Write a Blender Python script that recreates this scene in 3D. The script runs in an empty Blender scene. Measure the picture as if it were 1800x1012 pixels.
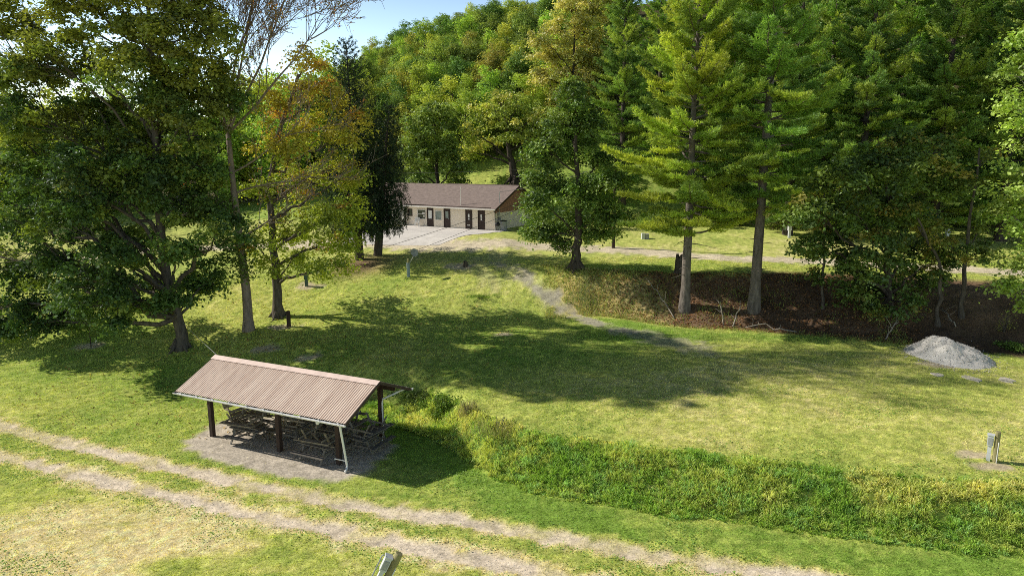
import bpy, math, random
import numpy as np
from mathutils import Vector, Matrix

random.seed(7)
RNG = np.random.default_rng(11)
sc = bpy.context.scene
col = sc.collection
R_ = math.radians

# ------------------------------------------------------------------ camera
CAMH, PITCH, FPX = 14.0, R_(10.8), 1250.0
cam_d = bpy.data.cameras.new('camera')
cam = bpy.data.objects.new('camera', cam_d)
col.objects.link(cam)
cam_d.sensor_width = 36.0
cam_d.lens = FPX * 36.0 / 1800.0
cam_d.clip_end = 5000
cam.location = (0, 0, CAMH)
cam.rotation_euler = (R_(90) - PITCH, 0, 0)
sc.camera = cam

# ------------------------------------------------------------------ light
SUN_H = (0.965, -0.26)          # horizontal travel of the sunlight
SUN_EL = R_(36.5)
n_ = math.hypot(*SUN_H)
trav = Vector((SUN_H[0] / n_ * math.cos(SUN_EL), SUN_H[1] / n_ * math.cos(SUN_EL), -math.sin(SUN_EL)))
sd = bpy.data.lights.new('sun', 'SUN')
sd.energy = 5.0
sd.angle = R_(0.55)
sd.color = (1.0, 0.94, 0.84)
so = bpy.data.objects.new('sun', sd)
so.rotation_euler = trav.to_track_quat('-Z', 'Y').to_euler()
so.location = (-40, 30, 60)
col.objects.link(so)
w = bpy.data.worlds.new('World')
sc.world = w
w.use_nodes = True
wn = w.node_tree
bg = wn.nodes['Background']
sky = wn.nodes.new('ShaderNodeTexSky')
sky.sky_type = 'NISHITA'
sky.sun_disc = False
sky.sun_elevation = SUN_EL
sky.sun_rotation = math.atan2(-SUN_H[0], -SUN_H[1])
sky.altitude = 200
sky.air_density = 1.0
sky.dust_density = .45
sky.ozone_density = 1.2
# bright haze low in the sky
tcw = wn.nodes.new('ShaderNodeTexCoord'); sxw = wn.nodes.new('ShaderNodeSeparateXYZ')
crw = wn.nodes.new('ShaderNodeMapRange'); crw.inputs[1].default_value = .0; crw.inputs[2].default_value = .42
crw.inputs[3].default_value = 4.0; crw.inputs[4].default_value = .8; crw.interpolation_type = 'SMOOTHSTEP'
vsw = wn.nodes.new('ShaderNodeVectorMath'); vsw.operation = 'SCALE'
wn.links.new(tcw.outputs['Generated'], sxw.inputs[0]); wn.links.new(sxw.outputs['Z'], crw.inputs[0])
wn.links.new(sky.outputs[0], vsw.inputs[0]); wn.links.new(crw.outputs[0], vsw.inputs['Scale'])
wn.links.new(vsw.outputs[0], bg.inputs[0])
bg.inputs[1].default_value = 0.068

sc.view_settings.view_transform = 'Standard'
sc.view_settings.look = 'None'
sc.view_settings.exposure = 0
sc.render.engine = 'CYCLES'
cy = sc.cycles
cy.max_bounces = 6
cy.diffuse_bounces = 3
cy.glossy_bounces = 2
cy.transmission_bounces = 4
cy.transparent_max_bounces = 4
cy.use_denoising = False
cy.pixel_filter_type = 'BLACKMAN_HARRIS'
cy.filter_width = .95
cy.sample_clamp_indirect = 6
cy.use_adaptive_sampling = False


# ------------------------------------------------------------------ noise
def _hash(ix, iy, s):
    h = (ix.astype(np.int64) * 374761393 + iy.astype(np.int64) * 668265263 + s * 974634777) & 0xffffffff
    h = ((h ^ (h >> 13)) * 1274126177) & 0xffffffff
    h = h ^ (h >> 16)
    return (h & 0xffff) / 65535.0


def vnoise(x, y, s=0):
    x = np.asarray(x, float); y = np.asarray(y, float)
    ix = np.floor(x); iy = np.floor(y)
    fx = x - ix; fy = y - iy
    fx = fx * fx * (3 - 2 * fx); fy = fy * fy * (3 - 2 * fy)
    a = _hash(ix, iy, s); b = _hash(ix + 1, iy, s); c = _hash(ix, iy + 1, s); d = _hash(ix + 1, iy + 1, s)
    return (a * (1 - fx) + b * fx) * (1 - fy) + (c * (1 - fx) + d * fx) * fy


def fbm(x, y, s=0, o=4):
    t = 0; a = .5; n = 0
    for k in range(o):
        t = t + a * vnoise(x * 2 ** k + 17.3 * k, y * 2 ** k - 9.1 * k, s + k); n += a; a *= .55
    return t / n


def sm(t):
    t = np.clip(t, 0, 1)
    return t * t * (3 - 2 * t)


# ------------------------------------------------------------------ terrain
def flat_hit(px, py, z):
    dx = (px - 900) / FPX; dy = (506 - py) / FPX
    vy = math.cos(PITCH) + dy * math.sin(PITCH); vz = -math.sin(PITCH) + dy * math.cos(PITCH)
    t = (z - CAMH) / vz
    return np.array([dx * t, vy * t, z])


def at(px, py, Y):
    """point on the sight line of a pixel of the photo at ground distance Y"""
    dx = (px - 900) / FPX; dy = (506 - py) / FPX
    vy = math.cos(PITCH) + dy * math.sin(PITCH); vz = -math.sin(PITCH) + dy * math.cos(PITCH)
    t = Y / vy
    return np.array([dx * t, Y, CAMH + vz * t])


def line(pts, z):
    q = np.array([flat_hit(a, b, z)[:2] for a, b in pts])
    return q[np.argsort(q[:, 0])]


FOOT = line([(860, 832), (930, 858), (1000, 874), (1200, 905), (1400, 932), (1600, 955), (1800, 978), (2100, 1010)], 0)
FOOT = np.vstack([[[-60, 44], [-22, 41.5], [-14, 39.0], [-7, 35.5], [-3.6, 33.2]], FOOT[FOOT[:, 0] > -2.9], [[60, 20.5]]])
WID = np.array([[-60, 16], [-22, 11], [-12, 8], [-6, 4.2], [-2.5, 2.8], [2, 2.6], [60, 2.6]])
WFOOT = line([(1050, 553), (1180, 574), (1400, 588), (1600, 606), (1800, 628), (2000, 650)], 1.9)
WFOOT = np.vstack([[[-80, 50], [-30, 50], [-12, 49], [0, 50.5]], WFOOT, [[80, 34]]])
WTOP = line([(1010, 474), (1100, 476), (1200, 480), (1400, 482), (1600, 490), (1800, 502)], 4.7)
WTOP = np.vstack([[[-80, 76], [-30, 73], [-14, 67], [-6, 63], [0, 60.5]], WTOP[WTOP[:, 0] > 3], [[80, 46]]])

BU_A = -0.52                      # building axis
BU = np.array([-1.76, 73.3]); BZ = 6.0
bax = np.array([math.cos(BU_A), math.sin(BU_A)]); bn = np.array([-bax[1], bax[0]])


def hgt(x, y):
    x = np.asarray(x, float); y = np.asarray(y, float)
    yf = np.interp(x, FOOT[:, 0], FOOT[:, 1]); wd = np.interp(x, WID[:, 0], WID[:, 1])
    z = 1.5 * sm((y - yf) / wd)
    yw = np.interp(x, WFOOT[:, 0], WFOOT[:, 1]); yt = np.interp(x, WTOP[:, 0], WTOP[:, 1])
    z = z + .4 * np.clip((y - yf - wd) / np.maximum(yw - yf - wd, 4), 0, 1)
    z = z + 2.85 * sm((y - yw) / (yt - yw))
    z = z + 1.25 * np.clip((y - yt) / np.maximum(76 - yt, 5), 0, 1)
    # hill behind
    az = x / np.maximum(y, 1)
    A = np.interp(az, [-.6, -.37, -.29, -.2, 0, .12, .3, .8], [2, 5, 13, 25, 36, 43, 46, 49])
    t = np.clip((y - 80) / 105, 0, 1)
    z = z + A * (t * 1.25 - .25 * t * t)
    # building pad
    u = (x - BU[0]) * bax[0] + (y - BU[1]) * bax[1]; v = (x - BU[0]) * bn[0] + (y - BU[1]) * bn[1]
    d = np.maximum(np.maximum(u - 2.5, -19 - u), np.maximum(v - 9, -4 - v))
    wt = 1 - sm(d / 6)
    z = z * (1 - wt) + BZ * wt
    # unevenness
    near = np.clip((y - 10) / 15, 0, 1)
    z = z + (fbm(x * .22, y * .22, 3) - .5) * .22 * near
    steep = sm((y - yw) / 2) * sm((yt + 1 - y) / 2) * sm((x - 4) / 3)
    z = z + (fbm(x * .8, y * .8, 5) - .5) * .5 * steep
    # keep the shelter floor flat
    pd = np.hypot(x + 10.5, (y - 33)) ; wp = 1 - sm((pd - 5.5) / 3.5)
    z = z * (1 - wp) + 0.0 * wp
    return z


def hz(x, y):
    return float(hgt(np.array([x]), np.array([y]))[0])


def ground(px, py):
    """where the sight line of a photo pixel meets the terrain"""
    Y = np.linspace(16, 170, 3000)
    dx = (px - 900) / FPX; dy = (506 - py) / FPX
    vy = math.cos(PITCH) + dy * math.sin(PITCH); vz = -math.sin(PITCH) + dy * math.cos(PITCH)
    t = Y / vy; X = dx * t; Z = CAMH + vz * t
    h = hgt(X, Y)
    i = np.argmax(Z <= h)
    if Z[i] > h[i]: i = len(Y) - 1
    return np.array([X[i], Y[i], h[i]])


def pdist(x, y, pts):
    """distance to a polyline"""
    d = np.full(x.shape, 1e9)
    for (ax, ay), (bx, by) in zip(pts[:-1], pts[1:]):
        vx, vy = bx - ax, by - ay
        t = np.clip(((x - ax) * vx + (y - ay) * vy) / (vx * vx + vy * vy), 0, 1)
        d = np.minimum(d, np.hypot(x - ax - t * vx, y - ay - t * vy))
    return d


def gpts(l):
    return [tuple(ground(a, b)[:2]) for a, b in l]


RUT1 = gpts([(-250, 690), (0, 748), (150, 788), (300, 822), (450, 855), (600, 884), (750, 906), (900, 932), (1100, 966), (1300, 1000), (1500, 1032)])
RUT2 = gpts([(-250, 745), (0, 803), (150, 836), (300, 872), (450, 906), (600, 937), (750, 966), (900, 996), (1050, 1026), (1200, 1060)])
DRIVE = gpts([(880, 462), (915, 482), (945, 508), (985, 537), (1040, 566), (1110, 585)])
DRIVE2 = gpts([(1110, 585), (1180, 602), (1230, 612)])
ROAD = gpts([(150, 452), (330, 436), (480, 432), (640, 428), (820, 431), (960, 434), (1100, 441), (1250, 452), (1450, 460), (1650, 472), (1850, 486), (2100, 505)])
TYRE1 = gpts([(905, 480), (880, 462), (868, 448)])
TYRE2 = gpts([(868, 500), (850, 475), (838, 455)])
PAVC = (-10.6, 32.6); PAVA = -0.43
BARE = [tuple(ground(470, 612)[:2]) + (1.1,), tuple(ground(545, 628)[:2]) + (.7,), tuple(ground(1000, 588)[:2]) + (.0,),
        tuple(ground(1712, 800)[:2]) + (.8,), tuple(ground(1745, 820)[:2]) + (.9,), tuple(ground(160, 608)[:2]) + (1.2,), tuple(ground(540, 503)[:2]) + (1.6,),
        tuple(ground(808, 468)[:2]) + (1.5,), tuple(ground(880, 588)[:2]) + (.6,), tuple(ground(1650, 640)[:2]) + (1.6,), tuple(ground(500, 575)[:2]) + (1.2,)]


def fields(x, y):
    """gravel, soil, dry and rgb of the ground"""
    yf = np.interp(x, FOOT[:, 0], FOOT[:, 1]); wd = np.interp(x, WID[:, 0], WID[:, 1])
    yw = np.interp(x, WFOOT[:, 0], WFOOT[:, 1]); yt = np.interp(x, WTOP[:, 0], WTOP[:, 1])
    e = (fbm(x * 1.6, y * 1.6, 21, 4) - .5)
    e2 = (fbm(x * .35, y * .35, 27, 3) - .5)
    n1 = fbm(x * .14, y * .14, 31, 4); n2 = fbm(x * .7, y * .7, 37, 4); n3 = vnoise(x * 3.1, y * 3.1, 41)

    def band(d, half, soft):
        return 1 - sm((d + e * soft * 2.6 + e2 * .5 * half - half) / soft)
    g = np.maximum(band(pdist(x, y, RUT1), .27, .34), band(pdist(x, y, RUT2), .22, .34)) * (.55 + .45 * sm((n2 - .32) / .25))
    track = np.maximum(band(pdist(x, y, RUT1), .42, .5), band(pdist(x, y, RUT2), .5, .6))
    ca, sa = math.cos(PAVA), math.sin(PAVA)
    u = (x - PAVC[0]) * ca + (y - PAVC[1]) * sa; v = -(x - PAVC[0]) * sa + (y - PAVC[1]) * ca
    pd = (np.abs((u + .3) / 5.0) ** 3.2 + np.abs((v + .05) / 2.75) ** 3.2) ** (1 / 3.2)
    pad = 1 - sm(((pd - 1) * 4 + e * 1.1) / .5)
    drv = band(pdist(x, y, DRIVE), .52, .45) * (.25 + .65 * sm((n2 - .36) / .2)); drv2 = band(pdist(x, y, DRIVE2), .75, 1.1) * .6
    tyre = np.maximum(band(pdist(x, y, TYRE1), .4, .9), band(pdist(x, y, TYRE2), .4, .9)) * .35
    road = band(pdist(x, y, ROAD), .95, .9)
    bare = np.zeros_like(x)
    for bx, by, br in BARE:
        if br: bare = np.maximum(bare, band(np.hypot(x - bx, (y - by) * 1.6), br * .55, .6) * .85)
    soil = sm((y - yw + .3 + e * 1.6) / 1.0) * sm((yt + .2 - y + e * 2.4) / 1.6) * sm((x - 5.5 + e * 5 + e2 * 6) / 3.0)
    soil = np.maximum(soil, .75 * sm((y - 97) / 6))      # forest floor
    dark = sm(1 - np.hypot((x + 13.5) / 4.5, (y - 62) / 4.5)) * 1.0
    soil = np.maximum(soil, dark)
    # right wood: no lawn under the tree group
    soil = np.maximum(soil, sm((x - 17) / 3) * sm((y - yw) / 1.5) * sm((yt + 1.2 - y) / 1.5))
    dryg = sm((x - 2) / 3) * (1 - sm((x - 9.5 + e * 4) / 3)) * sm((y - yw + 1) / 2) * sm((yt - y) / 2)   # dry grass end of the wood bank
    n4 = vnoise(x * 7.3, y * 7.3, 43)
    dry = .31 + .7 * (n1 - .5) + .34 * (n2 - .5) + .18 * (n3 - .5) + .26 * (n4 - .5) + .2 * (vnoise(x * 14.1, y * 14.1, 49) - .5)
    dry = dry + .22 * sm((x - 1) / 10) * sm((y - yf - wd) / 2) * sm((44 - y) / 6)
    dry = dry + .5 * sm((-x - 2 - (y - 20) * .3) / 8) * sm((28.5 - y) / 4) * (.25 + 1.3 * sm((fbm(x * .28, y * .5, 711, 3) - .3) / .35))
    dry = dry - .35 * sm((y - 43.5) / 3) * sm((yw + .5 - y) / 2) * sm((x - 3) / 6)
    dry = dry - .34 * sm((yf - y + .6) / 1.6) * sm((y - yf + 4.0) / 2) * sm((x + 12) / 6)
    dry = dry - .22 * sm(1 - np.hypot((x + 10) / 13, (y - 33) / 9))
    dry = dry + .15 * sm((x + 1) / 12) * sm((y - 57) / 3) * sm((72 - y) / 4) + .1 * sm((y - 60) / 5)
    dry = dry + .65 * track * (.6 + n2 * .5)
    dry = dry - .3 * sm((y - 80) / 4) + .07 * sm((x - 2) / 8) * sm((44 - y) / 6)
    dry = np.clip(dry, 0, 1)
    lush = np.array([.105, .16, .027]); oliv = np.array([.225, .235, .062]); tan = np.array([.335, .28, .15])
    d = dry[..., None]
    c = np.where(d < .5, lush + (oliv - lush) * d * 2, oliv + (tan - oliv) * (d * 2 - 1))
    n5 = vnoise(x * 13., y * 13., 47)
    c = c * (.68 + .12 * n3[..., None] + .26 * n4[..., None] + .30 * n5[..., None])
    dg = np.clip(dryg * (.3 + n2 * .75), 0, .9)[..., None]
    c = c * (1 - dg) + np.array([.36, .27, .13]) * dg
    sc_ = np.array([.085, .055, .035]) * (.6 + .9 * n2[..., None]) + np.array([.125, .082, .046]) * np.clip(n1[..., None] * 2.2 - .9, 0, 1)
    s_ = np.clip(soil, 0, 1)[..., None] * (1 - dg * .9)
    c = c * (1 - s_) + sc_ * s_
    gg = np.maximum.reduce([g, pad * .97, drv * .95, drv2, tyre * .8, road * .9, bare])
    gcol = np.array([.52, .44, .335]) * (.75 + .5 * n2[..., None])
    dk = np.clip(drv + drv2, 0, 1)[..., None]
    gcol = gcol * (1 - dk) + np.array([.26, .235, .205]) * (.75 + .5 * n2[..., None]) * dk
    pdm = np.clip(pad, 0, 1)[..., None]
    gcol = gcol * (1 - pdm) + np.array([.42, .365, .30]) * (.75 + .5 * n2[..., None]) * pdm
    bt = np.clip(bare + tyre, 0, 1)[..., None]
    gcol = gcol * (1 - bt) + np.array([.42, .34, .24]) * bt
    k = gg[..., None]
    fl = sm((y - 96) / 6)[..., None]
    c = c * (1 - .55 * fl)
    c = c * 2.4 * (1 - .4 * s_) * (1 - k) + gcol * k * 1.35
    return gg, np.clip(soil, 0, 1), dry, np.clip(c, 0, .8), dict(track=g, pad=pad, drv=np.maximum(drv, drv2), road=road)


# ------------------------------------------------------------------ objects and materials
def tag(o, label, cat, group=None, kind=None):
    if label: o['label'] = label
    if cat: o['category'] = cat
    if group: o['group'] = group
    if kind: o['kind'] = kind
    return o


def empty(name, loc, label, cat, group=None, rz=0):
    o = bpy.data.objects.new(name, None)
    o.empty_display_size = .3
    col.objects.link(o)
    o.location = tuple(loc); o.rotation_euler = (0, 0, rz)
    return tag(o, label, cat, group)


def copy_tree(o, parent=None):
    c = o.copy(); col.objects.link(c)
    if parent is not None: c.parent = parent
    for ch in list(o.children): copy_tree(ch, c)
    return c


def new_mat(name):
    m = bpy.data.materials.new(name); m.use_nodes = True
    nt = m.node_tree
    for n in list(nt.nodes): nt.nodes.remove(n)
    out = nt.nodes.new('ShaderNodeOutputMaterial')
    return m, nt, out


def mat(name, c, rough=.7, scale=6, amt=.35, bump=.0, metal=0., stretch=(1, 1, 1), c2=None, bscale=None, spec=.3):
    m, nt, out = new_mat(name)
    b = nt.nodes.new('ShaderNodeBsdfPrincipled')
    tc = nt.nodes.new('ShaderNodeTexCoord'); mp = nt.nodes.new('ShaderNodeMapping')
    mp.inputs['Scale'].default_value = stretch
    nt.links.new(tc.outputs['Object'], mp.inputs[0])
    no = nt.nodes.new('ShaderNodeTexNoise'); no.inputs['Scale'].default_value = scale; no.inputs['Detail'].default_value = 6
    no.inputs['Roughness'].default_value = .65
    nt.links.new(mp.outputs[0], no.inputs['Vector'])
    cr = nt.nodes.new('ShaderNodeValToRGB')
    a = tuple(max(0, v * (1 - amt)) for v in c); d = c2 if c2 else tuple(min(1, v * (1 + amt)) for v in c)
    cr.color_ramp.elements[0].position = .3; cr.color_ramp.elements[1].position = .7
    cr.color_ramp.elements[0].color = (*a, 1); cr.color_ramp.elements[1].color = (*d, 1)
    nt.links.new(no.outputs['Fac'], cr.inputs[0]); nt.links.new(cr.outputs[0], b.inputs['Base Color'])
    b.inputs['Roughness'].default_value = rough; b.inputs['Metallic'].default_value = metal
    b.inputs['Specular IOR Level'].default_value = spec
    if bump:
        bp = nt.nodes.new('ShaderNodeBump'); bp.inputs['Strength'].default_value = bump; bp.inputs['Distance'].default_value = .03
        n2 = nt.nodes.new('ShaderNodeTexNoise'); n2.inputs['Scale'].default_value = bscale or scale * 3; n2.inputs['Detail'].default_value = 4
        nt.links.new(mp.outputs[0], n2.inputs['Vector'])
        nt.links.new(n2.outputs['Fac'], bp.inputs['Height']); nt.links.new(bp.outputs[0], b.inputs['Normal'])
    nt.links.new(b.outputs[0], out.inputs[0])
    return m


def leaf_mat(name, trans=.45, tint=(1.35, 1.3, .6), rnd=.0, gloss=.03, gain=1.):
    m, nt, out = new_mat(name)
    at_ = nt.nodes.new('ShaderNodeAttribute'); at_.attribute_name = 'col'
    vg = nt.nodes.new('ShaderNodeVectorMath'); vg.operation = 'SCALE'; vg.inputs['Scale'].default_value = gain
    nt.links.new(at_.outputs['Color'], vg.inputs[0]); csrc = vg.outputs[0]
    if rnd:
        oi = nt.nodes.new('ShaderNodeObjectInfo')
        hs = nt.nodes.new('ShaderNodeHueSaturation')
        mr = nt.nodes.new('ShaderNodeMapRange'); mr.inputs[3].default_value = .5 - rnd * .16; mr.inputs[4].default_value = .5 + rnd * .10
        nt.links.new(oi.outputs['Random'], mr.inputs[0]); nt.links.new(mr.outputs[0], hs.inputs['Hue'])
        m2 = nt.nodes.new('ShaderNodeMath'); m2.operation = 'MULTIPLY'; m2.inputs[1].default_value = 7.31
        fr = nt.nodes.new('ShaderNodeMath'); fr.operation = 'FRACT'
        mr2 = nt.nodes.new('ShaderNodeMapRange'); mr2.inputs[3].default_value = 1 - rnd * .5; mr2.inputs[4].default_value = 1 + rnd * .5
        nt.links.new(oi.outputs['Random'], m2.inputs[0]); nt.links.new(m2.outputs[0], fr.inputs[0]); nt.links.new(fr.outputs[0], mr2.inputs[0])
        nt.links.new(mr2.outputs[0], hs.inputs['Value']); nt.links.new(csrc, hs.inputs['Color']); csrc = hs.outputs[0]
    df = nt.nodes.new('ShaderNodeBsdfDiffuse'); tr = nt.nodes.new('ShaderNodeBsdfTranslucent')
    mx = nt.nodes.new('ShaderNodeMixShader'); mx.inputs[0].default_value = trans
    ml = nt.nodes.new('ShaderNodeMix'); ml.data_type = 'RGBA'; ml.blend_type = 'MULTIPLY'; ml.inputs[0].default_value = 1
    ml.inputs[7].default_value = (*tint, 1)
    nt.links.new(csrc, df.inputs[0]); nt.links.new(csrc, ml.inputs[6]); nt.links.new(ml.outputs[2], tr.inputs[0])
    nt.links.new(df.outputs[0], mx.inputs[1]); nt.links.new(tr.outputs[0], mx.inputs[2])
    gl = nt.nodes.new('ShaderNodeBsdfGlossy'); gl.inputs['Roughness'].default_value = .5
    gl.inputs['Color'].default_value = (.9, .95, 1, 1)
    m3 = nt.nodes.new('ShaderNodeMixShader'); m3.inputs[0].default_value = gloss
    nt.links.new(mx.outputs[0], m3.inputs[1]); nt.links.new(gl.outputs[0], m3.inputs[2])
    nt.links.new(m3.outputs[0], out.inputs[0])
    return m


def ground_mat():
    m, nt, out = new_mat('ground_cover')
    a = nt.nodes.new('ShaderNodeAttribute'); a.attribute_name = 'col'
    g = nt.nodes.new('ShaderNodeAttribute'); g.attribute_name = 'gravel'
    geo = nt.nodes.new('ShaderNodeNewGeometry')
    n1 = nt.nodes.new('ShaderNodeTexNoise'); n1.inputs['Scale'].default_value = 9; n1.inputs['Detail'].default_value = 8; n1.inputs['Roughness'].default_value = .72
    n2 = nt.nodes.new('ShaderNodeTexNoise'); n2.inputs['Scale'].default_value = 2.2; n2.inputs['Detail'].default_value = 6
    vo = nt.nodes.new('ShaderNodeTexVoronoi'); vo.inputs['Scale'].default_value = 14
    for n in (n1, n2, vo): nt.links.new(geo.outputs['Position'], n.inputs['Vector'])
    r1 = nt.nodes.new('ShaderNodeMapRange'); r1.inputs[1].default_value = .3; r1.inputs[2].default_value = .7; r1.inputs[3].default_value = .45; r1.inputs[4].default_value = 1.45
    r2 = nt.nodes.new('ShaderNodeMapRange'); r2.inputs[1].default_value = .3; r2.inputs[2].default_value = .7; r2.inputs[3].default_value = .75; r2.inputs[4].default_value = 1.2
    nt.links.new(n1.outputs['Fac'], r1.inputs[0]); nt.links.new(n2.outputs['Fac'], r2.inputs[0])
    mu = nt.nodes.new('ShaderNodeMath'); mu.operation = 'MULTIPLY'
    nt.links.new(r1.outputs[0], mu.inputs[0]); nt.links.new(r2.outputs[0], mu.inputs[1])
    # pebbles on gravel
    r3 = nt.nodes.new('ShaderNodeSeparateColor'); nt.links.new(vo.outputs['Color'], r3.inputs[0])
    r4 = nt.nodes.new('ShaderNodeMapRange'); r4.inputs[3].default_value = .75; r4.inputs[4].default_value = 1.22
    nt.links.new(r3.outputs[0], r4.inputs[0])
    mg = nt.nodes.new('ShaderNodeMix'); nt.links.new(g.outputs['Fac'], mg.inputs[0]); nt.links.new(mu.outputs[0], mg.inputs[2])
    mm = nt.nodes.new('ShaderNodeMath'); mm.operation = 'MULTIPLY'; nt.links.new(r4.outputs[0], mm.inputs[0]); nt.links.new(r2.outputs[0], mm.inputs[1])
    nt.links.new(mm.outputs[0], mg.inputs[3])
    vm = nt.nodes.new('ShaderNodeVectorMath'); vm.operation = 'SCALE'
    nt.links.new(a.outputs['Color'], vm.inputs[0]); nt.links.new(mg.outputs[0], vm.inputs['Scale'])
    b = nt.nodes.new('ShaderNodeBsdfPrincipled'); b.inputs['Roughness'].default_value = .95; b.inputs['Specular IOR Level'].default_value = .1
    nt.links.new(vm.outputs[0], b.inputs['Base Color'])
    bp = nt.nodes.new('ShaderNodeBump'); bp.inputs['Strength'].default_value = .55; bp.inputs['Distance'].default_value = .05
    nt.links.new(n1.outputs['Fac'], bp.inputs['Height']); nt.links.new(bp.outputs[0], b.inputs['Normal'])
    nt.links.new(b.outputs[0], out.inputs[0])
    return m


def np_mesh(name, V, F, m, parent=None, col_=None, extra=None, smooth=False, mats=None, midx=None):
    """V (n,3); F list of index arrays (k,3) or (k,4)"""
    me = bpy.data.meshes.new(name)
    V = np.asarray(V, np.float32)
    Fs = [np.asarray(f, np.int32) for f in F if len(f)]
    nl = sum(f.size for f in Fs); npoly = sum(len(f) for f in Fs)
    me.vertices.add(len(V)); me.vertices.foreach_set('co', V.ravel())
    me.loops.add(nl); me.loops.foreach_set('vertex_index', np.concatenate([f.ravel() for f in Fs]))
    me.polygons.add(npoly)
    tot = np.concatenate([np.full(len(f), f.shape[1], np.int32) for f in Fs])
    st = np.concatenate([[0], np.cumsum(tot)[:-1]]).astype(np.int32)
    me.polygons.foreach_set('loop_start', st)
    try: me.polygons.foreach_set('loop_total', tot)
    except Exception: pass
    for mm in (mats or [m]): me.materials.append(mm)
    if midx is not None: me.polygons.foreach_set('material_index', np.asarray(midx, np.int32))
    me.update(calc_edges=True)
    me.polygons.foreach_set('use_smooth', np.full(npoly, bool(smooth)))
    if col_ is not None:
        a = me.attributes.new('col', 'FLOAT_COLOR', 'POINT')
        a.data.foreach_set('color', np.concatenate([np.asarray(col_, np.float32), np.ones((len(V), 1), np.float32)], 1).ravel())
    for k, v in (extra or {}).items():
        a = me.attributes.new(k, 'FLOAT', 'POINT'); a.data.foreach_set('value', np.asarray(v, np.float32).ravel())
    o = bpy.data.objects.new(name, me)
    col.objects.link(o)
    if parent is not None: o.parent = parent
    return o


class MB:
    """collects boxes, tubes and polygons into one mesh"""
    def __init__(s): s.v = []; s.q = []; s.t = []; s.n = 0

    def add(s, V, q=(), t=()):
        s.v.append(np.asarray(V, float)); b = s.n
        if len(q): s.q.append(np.asarray(q) + b)
        if len(t): s.t.append(np.asarray(t) + b)
        s.n += len(V); return s

    def box(s, x0, x1, y0, y1, z0, z1, M=None):
        V = np.array([(x, y, z) for z in (z0, z1) for y in (y0, y1) for x in (x0, x1)], float)
        if M is not None: V = np.array([M @ Vector(p) for p in V])
        return s.add(V, [(0, 2, 3, 1), (4, 5, 7, 6), (0, 1, 5, 4), (2, 6, 7, 3), (0, 4, 6, 2), (1, 3, 7, 5)])

    def bar(s, a, b, wx, wy, up=(0, 0, 1)):
        a = Vector(a); b = Vector(b); d = (b - a); L = d.length; d.normalize()
        x = d.cross(Vector(up))
        if x.length < 1e-4: x = d.cross(Vector((1, 0, 0)))
        x.normalize(); y = x.cross(d)
        M = Matrix((x, y, d)).transposed().to_4x4(); M.translation = a
        return s.box(-wx / 2, wx / 2, -wy / 2, wy / 2, 0, L, M)

    def tube(s, pts, rad, n=8, cap=True):
        P = np.asarray(pts, float); k = len(P)
        r = np.broadcast_to(np.asarray(rad, float), (k,))
        T = np.gradient(P, axis=0); T /= np.linalg.norm(T, axis=1)[:, None] + 1e-9
        ref = np.array([0, 0, 1.]) if abs(T[0][2]) < .9 else np.array([1., 0, 0])
        A = np.cross(T, ref); A /= np.linalg.norm(A, axis=1)[:, None] + 1e-9
        B = np.cross(T, A)
        th = np.linspace(0, 2 * np.pi, n, endpoint=False)
        V = (P[:, None] + r[:, None, None] * (np.cos(th)[None, :, None] * A[:, None] + np.sin(th)[None, :, None] * B[:, None])).reshape(-1, 3)
        i = np.arange(k - 1)[:, None] * n; j = np.arange(n)[None]
        q = np.stack([i + j, i + (j + 1) % n, i + n + (j + 1) % n, i + n + j], -1).reshape(-1, 4)
        t = []
        if cap and n > 2:
            V = np.vstack([V, P[:1], P[-1:]])
            e = (k - 1) * n
            t = [(k * n, (j + 1) % n, j) for j in range(n)] + [(k * n + 1, e + j, e + (j + 1) % n) for j in range(n)]
        return s.add(V, q, t)

    def build(s, name, m, parent=None, smooth=False, col_=None, label=None):
        o = np_mesh(name, np.vstack(s.v), [np.vstack(s.q) if s.q else [], np.vstack(s.t) if s.t else []], m, parent, col_, smooth=smooth)
        if label: o['label'] = label
        return o


# ------------------------------------------------------------------ ground sheets
def axis(parts):
    out = []
    for a, b, st in parts:
        out.append(np.arange(a, b, st))
    return np.unique(np.concatenate(out).round(4))


gx = np.concatenate([-np.geomspace(62, 1500, 18)[::-1], axis([(-60, -30, .45), (-30, 30, .22), (30, 60.1, .5)]), np.geomspace(62, 1500, 18)])
gy = np.concatenate([[-1500, -600, -200, -80, -30, -8, 2, 8], axis([(10, 16, .4), (16, 42, .2), (42, 62, .3), (62, 90, .6), (90, 130, 2), (130, 200, 4)]), [204, 220, 250, 300, 400, 600, 900, 1500]])
GX, GY = np.meshgrid(gx, gy)
GZ = hgt(GX, GY)
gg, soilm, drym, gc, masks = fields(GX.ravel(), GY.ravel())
GZ = GZ - .07 * np.clip(masks['track'], 0, 1).reshape(GZ.shape)
nx, ny = len(gx), len(gy)
idx = np.arange(nx * ny).reshape(ny, nx)
GV = np.stack([GX.ravel(), GY.ravel(), GZ.ravel()], 1)
GF = np.stack([idx[:-1, :-1], idx[:-1, 1:], idx[1:, 1:], idx[1:, :-1]], -1).reshape(-1, 4)
M_ground = ground_mat()
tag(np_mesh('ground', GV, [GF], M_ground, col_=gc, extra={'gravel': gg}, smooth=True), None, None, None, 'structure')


def sub_sheet(name, mask, thr, lift):
    f = GF[(mask[GF].mean(1) > thr)]
    u, inv = np.unique(f, return_inverse=True)
    V = GV[u].copy(); V[:, 2] += lift
    o = np_mesh(name, V, [inv.reshape(-1, 4)], M_ground, col_=gc[u], extra={'gravel': gg[u]}, smooth=True)
    o['kind'] = 'structure'


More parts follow.
